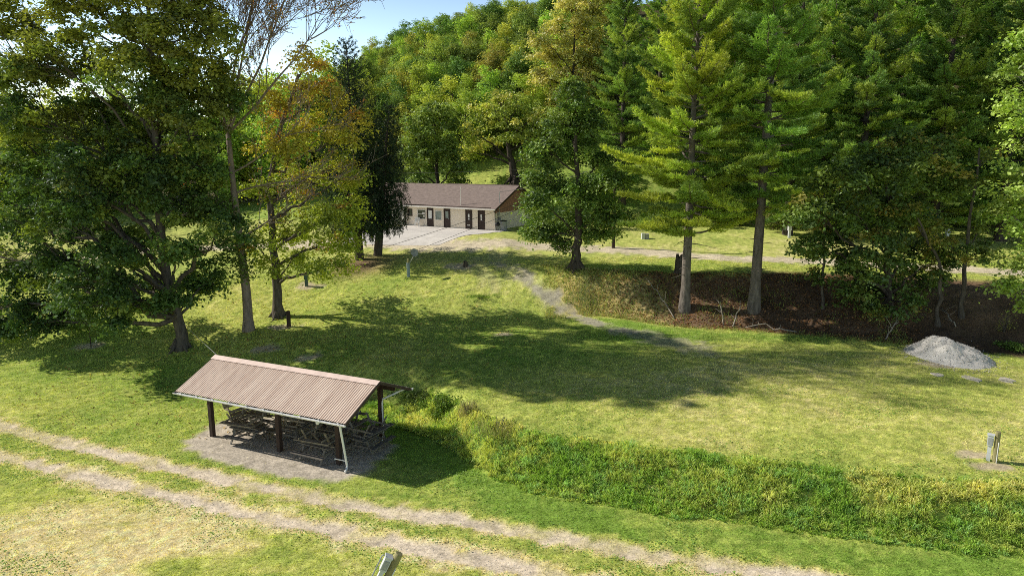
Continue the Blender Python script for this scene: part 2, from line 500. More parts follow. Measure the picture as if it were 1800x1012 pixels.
sub_sheet('dirt_track', masks['track'], .45, .004)
sub_sheet('gravel_pad', masks['pad'], .5, .005)
sub_sheet('gravel_driveway', masks['drv'], .35, .006)
sub_sheet('dirt_road', masks['road'], .45, .004)

# concrete parking lot in front of the building
M_conc = mat('concrete', (.66, .62, .57), .9, 1.1, .16)
cor = [ground(x, y) for x, y in ((585, 428), (772, 431), (905, 405), (625, 395))]
V = []; n = 40
for j in range(n + 1):
    for i in range(n + 1):
        u, v = i / n, j / n
        p = (cor[0] * (1 - u) + cor[1] * u) * (1 - v) + (cor[3] * (1 - u) + cor[2] * u) * v
        V.append((p[0], p[1], hz(p[0], p[1]) + .03))
ii = np.arange((n + 1) ** 2).reshape(n + 1, n + 1)
F = np.stack([ii[:-1, :-1], ii[:-1, 1:], ii[1:, 1:], ii[1:, :-1]], -1).reshape(-1, 4)
np_mesh('parking_lot', V, [F], M_conc)['kind'] = 'structure'

# ------------------------------------------------------------------ grass
M_grass = leaf_mat('grass_blades', .35, (1.25, 1.25, .6), gloss=.015, gain=2.85)


def blades(name, x, y, h, wdt, c, lean=.5, dz=0.):
    n = len(x)
    z = hgt(x, y)
    a = RNG.uniform(0, 2 * np.pi, n); b = RNG.uniform(0, 2 * np.pi, n)
    bx, by = np.cos(a) * wdt / 2, np.sin(a) * wdt / 2
    l = h * lean * RNG.uniform(.2, 1.2, n)
    P = np.stack([x, y, z - .01 + dz], 1)
    V = np.empty((n, 3, 3))
    V[:, 0] = P + np.stack([bx, by, 0 * x], 1); V[:, 1] = P - np.stack([bx, by, 0 * x], 1)
    V[:, 2] = P + np.stack([np.cos(b) * l, np.sin(b) * l, h], 1)
    C = np.repeat(c[:, None], 3, 1) * np.array([.75, .75, 1.15])[None, :, None]  # vertical shading painted into the blade colour: darker roots, lighter tips
    return np_mesh(name, V.reshape(-1, 3), [np.arange(3 * n).reshape(-1, 3)], M_grass, col_=C.reshape(-1, 3))


N = 1000000
gyv = 14 + (RNG.random(N) ** 1.35) * 47
gxv = RNG.uniform(-.8, .8, N) * (gyv + 3)
gg_, so_, dr_, cc_, _m = fields(gxv, gyv)
keep = (RNG.random(N) > np.clip(gg_ * 1.05 + so_ * .8, 0, .97))
gxv, gyv, dr_, cc_ = gxv[keep], gyv[keep], dr_[keep], cc_[keep]
n = len(gxv)
clump = vnoise(gxv * 5.3, gyv * 5.3, 77)
h = (.025 + .075 * clump + .02 * RNG.random(n)) * (1 - .35 * dr_)
dist = np.clip(gyv / 35, .7, 1.7)
cc_ = cc_ / 2.4 * (.6 + .85 * RNG.random(n))[:, None] * np.where(RNG.random(n) < .12, 1.35, 1.0)[:, None]
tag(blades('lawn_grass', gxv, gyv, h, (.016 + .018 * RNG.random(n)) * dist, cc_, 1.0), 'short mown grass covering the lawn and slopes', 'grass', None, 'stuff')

# rough weeds on the bank
M_bank = leaf_mat('bank_grass', .5, (1.25, 1.25, .65), gloss=.015, gain=3.2)


def tussocks(cx, cy, cz, rad, H, ncol, per, wdt):
    """arching grass blades fanning out of each tussock"""
    m = len(cx); ids = np.repeat(np.arange(m), per); n = len(ids)
    a = RNG.uniform(0, 6.283, n); rr = rad[ids] * RNG.random(n) ** .6
    x = cx[ids] + np.cos(a) * rr * .5; y = cy[ids] + np.sin(a) * rr * .5
    z = hgt(x, y) - .02
    a2 = a + RNG.normal(0, .6, n)
    L = H[ids] * RNG.uniform(.45, 1.15, n); ln = RNG.uniform(.25, .95, n)
    ox = np.cos(a2) * L * ln + .0; oy = np.sin(a2) * L * ln * .8 - .18 * L
    up = L * (1 - .45 * ln)
    w_ = wdt * RNG.uniform(.6, 1.3, n)
    b = RNG.uniform(0, 6.283, n); bx = np.stack([np.cos(b) * w_ / 2, np.sin(b) * w_ / 2, 0 * w_], 1)
    P = np.stack([x, y, z], 1); V = np.empty((n, 7, 3))
    f1 = P + np.stack([ox * .22, oy * .22, up * .62], 1); f2 = P + np.stack([ox * .62, oy * .62, up], 1); f3 = P + np.stack([ox, oy, up * RNG.uniform(.55, 1.05, n)], 1)
    V[:, 0] = P - bx; V[:, 1] = P + bx; V[:, 2] = f1 + bx; V[:, 3] = f1 - bx; V[:, 4] = f2 + bx * .7; V[:, 5] = f2 - bx * .7; V[:, 6] = f3
    C = ncol[ids] * RNG.uniform(.65, 1.35, (n, 1))
    C = np.repeat(C[:, None], 7, 1) * np.array([.22, .22, .75, .75, 1.2, 1.2, 1.45])[None, :, None]  # shade between tussocks painted as dark roots, tips brightened in the colour
    k = np.arange(n)[:, None] * 7
    return V.reshape(-1, 3), k + np.array([[0, 1, 2, 3]]), k + np.array([[3, 2, 4, 5]]), k + np.array([[5, 4, 6]]), C.reshape(-1, 3)


N = 3600
wx = RNG.uniform(-4.6, 30, N); t = RNG.beta(1.1, 1.15, N) * 1.16 - .05
yf = np.interp(wx, FOOT[:, 0], FOOT[:, 1]); wd = np.interp(wx, WID[:, 0], WID[:, 1])
rag = (fbm(wx * .5, wx * 0 + 3, 311, 3) - .5)
wy = yf + rag * .9 + t * (wd + .15)
M2 = 260
bx = RNG.uniform(-8.2, -3.0, M2); by = np.interp(bx, FOOT[:, 0], FOOT[:, 1]) + RNG.uniform(.0, 2.4, M2)
wx = np.concatenate([wx, bx]); wy = np.concatenate([wy, by]); t = np.concatenate([t, RNG.random(M2)])
m_ = len(wx)
p1 = fbm(wx * .38, wy * .6, 91, 3); p2 = fbm(wx * .42 + 40, wy * .6, 95, 3)
edge = np.clip(np.minimum(t + .2, 1.16 - t) * 3.0, .3, 1)
H = (.14 + .36 * RNG.random(m_) ** 2.0 + .25 * np.clip((p1 - .45) * 3, 0, 1)) * edge
g1 = np.array([.115, .175, .032]); g2 = np.array([.20, .215, .062]); tn = np.array([.33, .285, .13]); g3 = np.array([.13, .20, .07])
q = np.clip((p1 - .5) * 3.0 + .45 + RNG.normal(0, .28, m_), 0, 1)[:, None]
c = g1 * (1 - q) + g2 * q
c = np.where((RNG.random(m_) < .16)[:, None], g3, c)
q2 = np.clip((p2 - .53) * 4 + .5 * np.clip(t - .7, 0, .4) + RNG.normal(0, .22, m_), 0, .65)[:, None] * np.clip(t * 1.7 + .1, .15, 1)[:, None]
c = c * (1 - q2) + tn * q2
V, Fa, Fb, Fc, C = tussocks(wx, wy, None, RNG.uniform(.15, .34, m_), H, c, 44, .021)
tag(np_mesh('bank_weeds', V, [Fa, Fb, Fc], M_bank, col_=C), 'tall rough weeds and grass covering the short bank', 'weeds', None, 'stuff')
h = H; n = m_


# leafy weeds : broad leaves among them
def leaf_arrays(P, Nn, size, asp=.72, up=None):
    n = len(P)
    Nn = Nn / (np.linalg.norm(Nn, axis=1)[:, None] + 1e-9)
    T = RNG.normal(size=(n, 3)); T -= (T * Nn).sum(1)[:, None] * Nn; T /= np.linalg.norm(T, axis=1)[:, None] + 1e-9
    B = np.cross(Nn, T)
    s = np.broadcast_to(size, (n,))[:, None]
    V = np.empty((n, 4, 3))
    V[:, 0] = P - T * s * .5; V[:, 1] = P + B * s * .5 * asp + Nn * s * .12 + T * s * .08
    V[:, 2] = P + T * s * .5; V[:, 3] = P - B * s * .5 * asp + Nn * s * .12 + T * s * .08
    return V.reshape(-1, 3), np.arange(4 * n).reshape(-1, 4)


M_weed = leaf_mat('weed_leaves', .35, (1.2, 1.25, .6), gloss=.015, gain=1.6)
k = RNG.choice(n, 7000, replace=True)
lx = wx[k] + RNG.normal(0, .16, len(k)); ly = wy[k] + RNG.normal(0, .16, len(k))
lz = hgt(lx, ly) + h[k] * RNG.uniform(.3, .8, len(k))
V, F = leaf_arrays(np.stack([lx, ly, lz], 1), np.array([0, -.2, 1.]) + RNG.normal(0, .5, (len(k), 3)), RNG.uniform(.05, .13, len(k)))
cl = np.where((vnoise(lx * 1.1, ly * 1.1, 57) > .55)[:, None], np.array([.12, .20, .03]), np.array([.06, .12, .02])) * RNG.uniform(.6, 1.4, (len(k), 1))
tag(np_mesh('bank_leaf_weeds', V, [F], M_weed, col_=np.repeat(cl, 4, 0)), 'broad leaved weeds scattered over the grassy bank', 'weeds', None, 'stuff')

# clover and fallen leaves in the lawn, loose stones in the ruts
N = 90000
cx = RNG.uniform(-26, 24, N); cyy = 19.5 + 17 * RNG.random(N) ** 1.3
pc = fbm(cx * .45, cyy * .45, 511, 3); nd = np.minimum(pdist(cx, cyy, RUT1), pdist(cx, cyy, RUT2))
fg = fields(cx, cyy)
keep = (RNG.random(N) < np.clip((pc - .47) * 3 + .75 * np.exp(-((nd - .75) / .35) ** 2), 0, .8)) & (fg[0] < .3)
cx, cyy = cx[keep], cyy[keep]; n = len(cx)
V, F = leaf_arrays(np.stack([cx, cyy, hgt(cx, cyy) + RNG.uniform(.05, .10, n)], 1), np.array([0, 0, 1.]) + RNG.normal(0, .35, (n, 3)), RNG.uniform(.04, .085, n), .9)
cl = np.where((RNG.random(n) < .8)[:, None], np.array([.15, .25, .05]), np.array([.21, .28, .09])) * RNG.uniform(.7, 1.3, (n, 1))
tag(np_mesh('clover', V, [F], M_weed, col_=np.repeat(cl, 4, 0)), 'low clover patches along the wheel ruts and lawn', 'clover', None, 'stuff')
N = 2600
ang = RNG.uniform(0, 6.283, N); rd = RNG.random(N) ** .7 * 17
lx = -15 + np.cos(ang) * rd; ly = 46 + np.sin(ang) * rd * .75
V, F = leaf_arrays(np.stack([lx, ly, hgt(lx, ly) + .05], 1), np.array([0, 0, 1.]) + RNG.normal(0, .4, (N, 3)), RNG.uniform(.07, .16, N))
cl = np.array([.23, .155, .05]) * RNG.uniform(.4, 1.6, (N, 1))
tag(np_mesh('lawn_leaves', V, [F], M_weed, col_=np.repeat(cl, 4, 0)), 'small fallen leaves scattered on the lawn under the maples', 'leaves', None, 'stuff')


def stones(name, x, y, z, sz, m, label):
    n = len(x)
    O = np.array([(1, 0, 0), (0, 1, 0), (-1, 0, 0), (0, -1, 0), (0, 0, 1), (0, 0, -1)], float)
    V = O[None] * (sz[:, None] * RNG.uniform(.6, 1.2, (n, 3)) * [1, 1, .5])[:, None] + RNG.normal(0, .12, (n, 6, 3)) * sz[:, None, None]
    a = RNG.uniform(0, 6.283, n); c, s_ = np.cos(a)[:, None], np.sin(a)[:, None]
    V = np.stack([V[..., 0] * c - V[..., 1] * s_, V[..., 0] * s_ + V[..., 1] * c, V[..., 2]], -1) + np.stack([x, y, z], 1)[:, None]
    T = np.array([(0, 1, 4), (1, 2, 4), (2, 3, 4), (3, 0, 4), (1, 0, 5), (2, 1, 5), (3, 2, 5), (0, 3, 5)])
    F = (np.arange(n)[:, None, None] * 6 + T[None]).reshape(-1, 3)
    return tag(np_mesh(name, V.reshape(-1, 3), [F], m), label, 'stones', None, 'stuff')


M_peb = mat('loose_stone', (.48, .44, .39), .95, 3, .4, c2=(.68, .64, .58))
tt_ = RNG.random(9000)
def along(P, t):
    P = np.array(P); d = np.r_[0, np.cumsum(np.linalg.norm(np.diff(P, axis=0), axis=1))]; q = t * d[-1]
    return np.interp(q, d, P[:, 0]), np.interp(q, d, P[:, 1])
a1, b1 = along(RUT1, tt_[:3000]); a2, b2_ = along(RUT2, tt_[3000:6000]); a3, b3 = along(DRIVE, tt_[6000:6900])
sx = np.concatenate([a1, a2, a3]) + RNG.normal(0, .3, 6900); sy = np.concatenate([b1, b2_, b3]) + RNG.normal(0, .3, 6900)
stones('loose_stones', sx, sy, hgt(sx, sy) - .065, .010 + .024 * RNG.random(6900) ** 2.5, M_peb, 'loose pale stones lying in the wheel ruts of the track')

# dry tufts and litter on the wood bank and its left end
N = 26000
wx = RNG.uniform(2.5, 26, N)
yw = np.interp(wx, WFOOT[:, 0], WFOOT[:, 1]); yt = np.interp(wx, WTOP[:, 0], WTOP[:, 1])
t = RNG.random(N); wy = yw - .3 + t * (yt - yw + .6)
p = fbm(wx * .6, wy * .6, 61, 3)
left = 1 - sm((wx - 7.5) / 4)
keep = (RNG.random(N) < np.clip(left * 1.0 + .16 + (p - .55) * 1.5 + .4 * (t < .12), 0, 1)) & (fields(wx, wy)[0] < .25)
wx, wy, p, left = wx[keep], wy[keep], p[keep], left[keep]
n = len(wx)
c = np.array([.22, .185, .085]) * left[:, None] + (1 - left[:, None]) * np.array([.13, .12, .035])
c = np.where((RNG.random(n) < .5)[:, None], np.array([.11, .15, .035]), c) * RNG.uniform(.6, 1.4, (n, 1))
tag(blades('bank_dry_grass', wx, wy, .10 + .30 * p * RNG.random(n) + .08 * left, .025 + .03 * RNG.random(n), c, .9), 'dry straw coloured grass on the slope below the pines', 'grass', None, 'stuff')
N = 9000
lx = RNG.uniform(6, 27, N); yw = np.interp(lx, WFOOT[:, 0], WFOOT[:, 1]); yt = np.interp(lx, WTOP[:, 0], WTOP[:, 1])
ly = yw + RNG.random(N) * (yt - yw)
V, F = leaf_arrays(np.stack([lx, ly, hgt(lx, ly) + .02], 1), np.array([0, 0, 1.]) + RNG.normal(0, .4, (N, 3)), RNG.uniform(.08, .2, N))
cl = np.array([.20, .105, .05]) * RNG.uniform(.4, 1.6, (N, 1))
tag(np_mesh('fallen_leaves', V, [F], M_weed, col_=np.repeat(cl, 4, 0)), 'brown fallen leaves littering the bare soil slope', 'leaves', None, 'stuff')

# ------------------------------------------------------------------ trees
M_bark = mat('bark_grey', (.115, .098, .082), .95, 5, .5, .9, stretch=(1, 1, .25), bscale=14, spec=.1)
M_bark_dark = mat('bark_dark', (.085, .07, .058), .95, 5, .5, .9, stretch=(1, 1, .25), bscale=14, spec=.1)
M_bark_pine = mat('bark_pine', (.17, .145, .125), .95, 4, .55, 1., stretch=(1, 1, .3), bscale=11, spec=.1)
M_bark_pale = mat('bark_pale', (.33, .29, .24), .9, 7, .45, .6, stretch=(1, 1, .3), spec=.1)
M_leaf = leaf_mat('broad_leaves', .36, (1.3, 1.35, .6), gloss=.03, gain=2.35)
M_leaf_far = leaf_mat('far_leaves', .3, (1.3, 1.25, .6), rnd=.22, gloss=.015, gain=3.5)
M_needle = leaf_mat('pine_needles', .4, (1.35, 1.3, .6), gloss=.02, gain=2.9)
M_spruce = leaf_mat('spruce_needles', .15, (1.2, 1.2, .7), gloss=.015, gain=1.3)


def unit(n):
    v = RNG.normal(size=(n, 3)); return v / (np.linalg.norm(v, axis=1)[:, None] + 1e-9)


def curve(a, b, k, sag, jit):
    a = np.asarray(a, float); b = np.asarray(b, float)
    t = np.linspace(0, 1, k)[:, None]
    p = a + (b - a) * t
    L = np.linalg.norm(b - a)
    p[:, 2] += (sag * L * 4 * t * (1 - t))[:, 0]
    j = RNG.normal(0, jit * L, (k, 3)); j[0] = 0; j[-1] = 0
    return p + j


def pal(n, cs, ws):
    i = RNG.choice(len(cs), n, p=np.array(ws) / sum(ws))
    return np.array(cs)[i]


def broadleaf(root, trunk, r0, lobes, cs, ws, n_cl=20, n_lf=70, size=.27, flat=.8, bark=None, first=.15, cl_r=.95, mat_=None,
              up=.9, tint_top=None, limbs=True, r_top=.25, tuft=.42, tint_max=.5):
    """trunk: world points; lobes: world (x,y,z,r)"""
    o = np.array(root.location)
    tr = np.asarray(trunk, float) - o
    lo = np.array([(l[0] - o[0], l[1] - o[1], l[2] - o[2], l[3]) for l in lobes])
    mb = MB()
    k = 14
    s = np.linspace(0, 1, len(tr)); ss = np.linspace(0, 1, k)
    tp = np.stack([np.interp(ss, s, tr[:, i]) for i in range(3)], 1)
    tp[1:-1] += RNG.normal(0, .05, (k - 2, 3)) * np.array([1, 1, 0])
    rad = r0 * ((1 - ss) * (1 - r_top) + r_top) ; rad[0] *= 1.35
    flare = np.vstack([tp[:1] - [0, 0, .4], tp]); mb.tube(flare, np.concatenate([[rad[0] * 1.25], rad]), 12)
    if r0 > .3:                                         # root flare
        for q in range(6):
            a = q * 1.05 + RNG.random() * .5
            e = np.array([math.cos(a), math.sin(a), 0]) * r0 * 2.4 + tp[0] - [0, 0, .18]
            mb.tube(curve(tp[0] + [0, 0, r0 * 1.6] + np.array([math.cos(a), math.sin(a), 0]) * r0 * .5, e, 5, -.08, .01), np.linspace(r0 * .45, r0 * .12, 5), 6)
    cen = []; crr = []
    zt = tp[:, 2]
    for x, y, z, r in lo:
        if limbs:
            hd = min(np.hypot(x - tp[-1, 0], y - tp[-1, 1]), np.hypot(x - tp[0, 0], y - tp[0, 1]))
            za = np.clip(z - .75 * hd - .3, zt[-1] * first, zt[-1] * .96)
            ap = np.array([np.interp(za, zt, tp[:, i]) for i in range(3)])
            ra = np.interp(za, zt, rad)
            L = np.linalg.norm(np.array([x, y, z]) - ap)
            cv = curve(ap, (x, y, z), 9, RNG.uniform(-.05, .10), .022)
            mb.tube(cv, np.linspace(min(ra * .55, .02 * L + .03), .022, 9), 7)
        nc = max(5, int(n_cl * (r / 2.4) ** 1.5))
        d = unit(nc); rr = r * RNG.random(nc) ** .42
        c = np.array([x, y, z]) + d * rr[:, None] * np.array([1, 1, flat])
        cen.append(c); crr.append(np.full(nc, cl_r) * RNG.uniform(.7, 1.25, nc))
        if limbs:
            for q in c[: nc * 3 // 4]:
                b = cv[RNG.integers(4, 9)]
                mb.tube(curve(b, q, 5, .05, .03), np.linspace(.03, .008, 5), 4, cap=False)
    cen = np.vstack(cen); crr = np.concatenate(crr)
    m = len(cen)
    ccol = pal(m, cs, ws) * RNG.uniform(.75, 1.25, (m, 1))
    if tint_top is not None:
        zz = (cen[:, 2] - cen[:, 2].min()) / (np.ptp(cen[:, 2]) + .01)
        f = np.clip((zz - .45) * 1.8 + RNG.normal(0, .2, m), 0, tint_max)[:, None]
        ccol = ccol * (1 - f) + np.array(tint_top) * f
    ids = np.repeat(np.arange(m), int(n_lf * 2.3))
    off = RNG.normal(size=(len(ids), 3)) * np.array([1, 1, .55]) * (crr[ids] * tuft)[:, None]
    # layered fans: droop towards the rim of each clump
    off[:, 2] -= .22 * (off[:, 0] ** 2 + off[:, 1] ** 2) / np.maximum(crr[ids], .3)
    P = cen[ids] + off
    Nn = unit(len(ids)) * .75 + np.array([0, 0, up]) + off * .5
    V, F = leaf_arrays(P, Nn, size * RNG.uniform(.4, 1.3, len(ids)))
    C = ccol[ids] * RNG.uniform(.7, 1.35, (len(ids), 1))
    mb.build('trunk', bark or M_bark, root, smooth=True)
    np_mesh('crown', V, [F], mat_ or M_leaf, root, col_=np.repeat(C, 4, 0))
    return root


def plobes(l, Y, spread, r):
    out = []
    for e in l:
        px, py = e[:2]; rr = e[2] if len(e) > 2 else r
        dY = e[3] if len(e) > 3 else RNG.uniform(-spread, spread)
        p = at(px, py, Y + dY); out.append((*p, rr * RNG.uniform(.9, 1.12)))
    return out


# --- 1 big dark maple on the left
b = ground(318, 612); Y0 = b[1]
t = empty('maple_tree', b, 'huge dark green maple with sunlit yellow upper leaves, left of the picnic shelter', 'tree')
L1 = [(40, 560), (105, 548), (165, 538), (-50, 560), (30, 470), (110, 465), (185, 470), (245, 500, 1.6), (335, 505, 1.5), (380, 480, 1.5), (290, 530, 1.3), (-60, 450),
      (20, 385), (100, 385), (180, 400), (350, 340, 1.8), (395, 400, 1.5), (30, 290), (110, 300), (190, 300), (270, 310), (345, 290), (-60, 300),
      (50, 205), (130, 205), (210, 210), (290, 220), (355, 215), (-50, 160), (60, 110), (140, 110), (220, 125), (300, 135), (370, 150), (395, 170, 1.4),
      (230, 430, 1.8), (250, 340, 1.8), (140, 335), (310, 440, 1.4), (330, 375, 1.6), (60, 250), (230, 270), (160, 505), (215, 535, 1.3), (280, 180), (20, 140), (250, 80), (40, 30), (130, 25), (220, 30), (300, 45), (350, 70), (-40, 30), (80, -50), (170, -60), (250, -55), (310, -25), (200, -135), (120, -130), (360, 10, 1.4)]
tp = [b, at(312, 560, Y0), at(290, 470, Y0), at(280, 380, Y0), at(272, 250, Y0), at(268, 120, Y0), at(255, -40, Y0)]
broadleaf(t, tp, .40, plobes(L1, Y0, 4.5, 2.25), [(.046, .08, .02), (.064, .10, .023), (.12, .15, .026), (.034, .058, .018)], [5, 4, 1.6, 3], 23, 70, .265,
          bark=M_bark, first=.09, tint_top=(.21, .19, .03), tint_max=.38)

# --- 2 nearly bare tree
def bare_tree(root, trunk, r0, seed, leaf_c):
    rg = np.random.default_rng(seed)
    o = np.array(root.location); tr = np.asarray(trunk) - o
    mb = MB(); tips = []
    k = 12; s = np.linspace(0, 1, len(tr)); ss = np.linspace(0, 1, k)
    tp = np.stack([np.interp(ss, s, tr[:, i]) for i in range(3)], 1)
    rad = r0 * (1 - .55 * ss); rad[0] *= 1.3
    mb.tube(np.vstack([tp[:1] - [0, 0, .4], tp]), np.concatenate([[rad[0] * 1.2], rad]), 12)

    def grow(p, d, L, r, lv):
        kk = 6; pts = [p]; d = d / np.linalg.norm(d)
        for i in range(kk):
            d = d + rg.normal(0, .09, 3) + np.array([0, 0, .035]); d /= np.linalg.norm(d)
            p = p + d * L / kk; pts.append(p)
        mb.tube(pts, np.linspace(r, max(r * .45, .011), kk + 1), 7 if lv < 2 else 4, cap=False)
        if lv >= 2: tips.append(np.array(pts))
        if lv < 4:
            nb = [8, 6, 5, 4][lv]
            for i in range(nb):
                j = rg.integers(2, kk + 1)
                ax = np.cross(d, rg.normal(size=3)); ax /= np.linalg.norm(ax)
                nd = d * math.cos(.62) + ax * math.sin(.62) + np.array([0, 0, .12])
                grow(pts[j], nd, L * rg.uniform(.42, .68), max(r * .45 * (1 - .06 * j), .014), lv + 1)
    top = tp[-1]
    for dx, dy, dz, L in ((-.38, .1, 1, 10), (.02, -.2, 1, 11), (.30, .12, 1, 11), (.62, -.1, 1, 10.5), (1.0, .1, 1, 8.5), (-.12, .3, 1, 10.5)):
        grow(top, np.array([dx, dy, dz]), L, r0 * .26, 0)
    for i, sx, L in ((9, 1, 5.5), (8, 1, 5), (7, -1, 3.5), (6, 1, 4.5)):
        grow(tp[i], np.array([sx, rg.normal(0, .4), .55]), L, r0 * .2, 1)
    mb.build('trunk', mat('bark_light', (.25, .20, .165), .95, 5, .4, .7, stretch=(1, 1, .25), bscale=14, spec=.1), root, smooth=True)
    P = np.vstack(tips); n = len(P)
    sel = rg.choice(n, 7500)
    P = P[sel] + rg.normal(0, .14, (len(sel), 3))
    V, F = leaf_arrays(P, unit(len(sel)), rg.uniform(.09, .19, len(sel)))
    C = pal(len(sel), [(.32, .13, .035), (.28, .19, .045), (.16, .15, .03)], [5, 4, 2]) * rg.uniform(.6, 1.3, (len(sel), 1))
    # a few dark green leafy sprays low on the trunk
    lo = np.array([at(412, 440, root.location[1] - 1), at(395, 415, root.location[1]), at(425, 470, root.location[1] - 1), at(440, 410, root.location[1] + 1)]) - o
    c2 = lo[rg.integers(0, 4, 1500)] + rg.normal(0, .55, (1500, 3))
    V2, F2 = leaf_arrays(c2, unit(1500) * .7 + [0, 0, .8], rg.uniform(.15, .3, 1500))
    V = np.vstack([V, V2]); F = np.vstack([F, F2 + 4 * len(sel)]); C = np.vstack([C, np.array([.06, .085, .018]) * rg.uniform(.6, 1.4, (1500, 1))])
    np_mesh('crown', V, [F], M_leaf, root, col_=np.repeat(C, 4, 0))


b = ground(437, 580); Y0 = b[1]
t = empty('bare_tree', b, 'slim tree with an almost leafless twiggy top, right of the big maple', 'tree')
bare_tree(t, [b, at(434, 520, Y0), at(424, 440, Y0), at(410, 330, Y0), at(401, 235, Y0)], .36, 5, None)

# --- 3 yellow and orange maple
b = ground(490, 556); Y0 = b[1]
t = empty('autumn_tree', b, 'yellow green maple turning orange at its top, beside the bare topped tree', 'tree')
L3 = [(545, 105, 1.3), (520, 160, 1.6), (570, 170, 1.6), (612, 230), (545, 230), (485, 250), (600, 295), (540, 315), (622, 365), (560, 385), (505, 395), (590, 430), (530, 445),
      (455, 330, 1.5), (445, 430, 1.3), (600, 465, 1.2), (480, 185, 1.3), (560, 475, 1.2), (630, 310, 1.4), (470, 470, 1.1)]
broadleaf(t, [b, at(486, 500, Y0), at(480, 430, Y0), at(474, 330, Y0), at(490, 230, Y0), at(525, 130, Y0)], .38, plobes([(min(e[0], 612),) + tuple(e[1:]) for e in L3], Y0, 3.2, 1.9),
          [(.16, .19, .025), (.20, .22, .03), (.11, .14, .022), (.26, .16, .03)], [5, 4, 3, .6], 20, 54, .235, bark=M_bark, first=.15, tint_top=(.27, .15, .035), tint_max=.4)

# --- 6 round maple in the middle
b = ground(1012, 473); Y0 = b[1]
t = empty('round_maple', b, 'round dark green maple standing at the edge of the slope, right of the building', 'tree')
L6 = [(1008, 165, 1.4), (985, 205), (1042, 212), (962, 262), (1020, 268), (1062, 282), (972, 325), (1030, 335), (1066, 366, 1.5), (945, 365, 1.5), (962, 402, 1.4), (1005, 395), (1050, 404, 1.4),
      (938, 412, .9), (1000, 230), (950, 310, 1.4), (1065, 325, 1.5), (985, 425, .9)]
broadleaf(t, [b, at(1014, 420, Y0), at(1016, 330, Y0), at(1012, 190, Y0)], .42, plobes(L6, Y0, 1.7, 1.5), [(.08, .125, .026), (.115, .155, .035), (.05, .08, .02)], [5, 3, 4], 32, 66, .25, bark=M_bark_dark, first=.22)

# --- trees behind the building
def far_tree(name, base, label, lob, Y, r, cs, ws, trunk_px, r0=.3, bark=M_bark_dark, spread=2.5, n_lf=45, size=.36, **k):
    b = ground(*base) if len(base) == 2 else np.array(base)
    t = empty(name, b, label, 'tree')
    broadleaf(t, [b] + [at(x, y, b[1]) for x, y in trunk_px], r0, plobes(lob, b[1], spread, r), cs, ws, 17, n_lf, size, bark=bark, cl_r=1.1, **k)
    return t


Yb = 88
b = np.array([*at(768, 320, Yb)[:2], hz(at(768, 320, Yb)[0], Yb)])
far_tree('oak_tree', b, 'dark rounded tree right behind the left half of the building roof', [(752, 185, 1.8), (778, 205), (735, 240), (790, 262), (758, 285), (722, 285), (805, 290, 1.8), (745, 215), (770, 250), (800, 310, 1.5), (735, 315, 1.5)],
         Yb, 2.2, [(.10, .14, .032), (.14, .175, .04), (.065, .095, .025)], [4, 3, 2], [(768, 280), (762, 190)])
Yb = 90
b = np.array([*at(906, 322, Yb)[:2], hz(at(906, 322, Yb)[0], Yb)])
far_tree('spreading_tree', b, 'old spreading tree with a thick dark leaning trunk and thin olive crown behind the roof', [(828, 235), (868, 205), (912, 190), (850, 255, 1.9), (900, 232), (942, 232), (935, 268, 1.6), (820, 268, 1.6), (880, 180), (845, 195, 1.7), (955, 200)],
         Yb, 2.1, [(.20, .225, .055), (.16, .19, .045), (.25, .235, .065)], [4, 4, 2], [(902, 296), (896, 270), (890, 215)], r0=.62, n_lf=26, first=.3)
Yb = 98
b = np.array([*at(1005, 290, Yb)[:2], hz(at(1005, 290, Yb)[0], Yb)])
far_tree('golden_tree', b, 'tall golden yellow tree on the hillside left of the pines', [(985, 55), (958, 92), (1010, 100), (972, 140), (1032, 50), (1000, 15), (1042, 112), (950, 135, 1.8), (945, 70, 1.8), (1022, 150), (1060, 75), (1025, -25), (1055, 10), (985, 180, 1.8), (1050, 170)],
         Yb, 2.5, [(.28, .25, .095), (.23, .22, .08), (.19, .195, .065)], [4, 4, 3], [(1006, 220), (1008, 120), (1012, 10)], n_lf=42)

# --- right hand group
b = ground(1562, 552); Y0 = b[1]
t = empty('spreading_maple', b, 'low dark maple thicket with broad leaves on the slope left of the gravel pile', 'tree')
L7 = [(1432, 372), (1472, 420), (1418, 432, 1.2), (1500, 372), (1542, 402), (1582, 362), (1602, 430), (1542, 460), (1492, 470), (1562, 505, 1.3), (1618, 490, 1.3), (1622, 380),
      (1522, 330), (1582, 310), (1455, 335, 1.4), (1648, 330), (1600, 535, .9), (1548, 540, .9), (1655, 450, 1.2), (1508, 515, 1.0), (1640, 270), (1590, 250), (1540, 280), (1480, 300)]
broadleaf(t, [b, at(1562, 480, Y0), at(1558, 400, Y0), at(1560, 270, Y0)], .3, plobes(L7, Y0, 2.6, 1.65), [(.065, .10, .022), (.10, .135, .028), (.18, .165, .04), (.045, .07, .02)], [5, 4, 1.2, 3], 23, 56, .27, bark=M_bark_dark, first=.1, r_top=.15)


def sapling(name, base, top, label, lob, r, cs, ws, r0, bark=M_bark, n_lf=46, size=.22, mid=None):
    b = ground(*base); Y = b[1]
    t = empty(name, b, label, 'tree')
    broadleaf(t, [b] + ([at(*mid, Y)] if mid else []) + [at(*top, Y)], r0, plobes(lob, Y, 1.2, r), cs, ws, 16, n_lf, size, bark=bark, first=.35, r_top=.3, cl_r=.7)
    return t


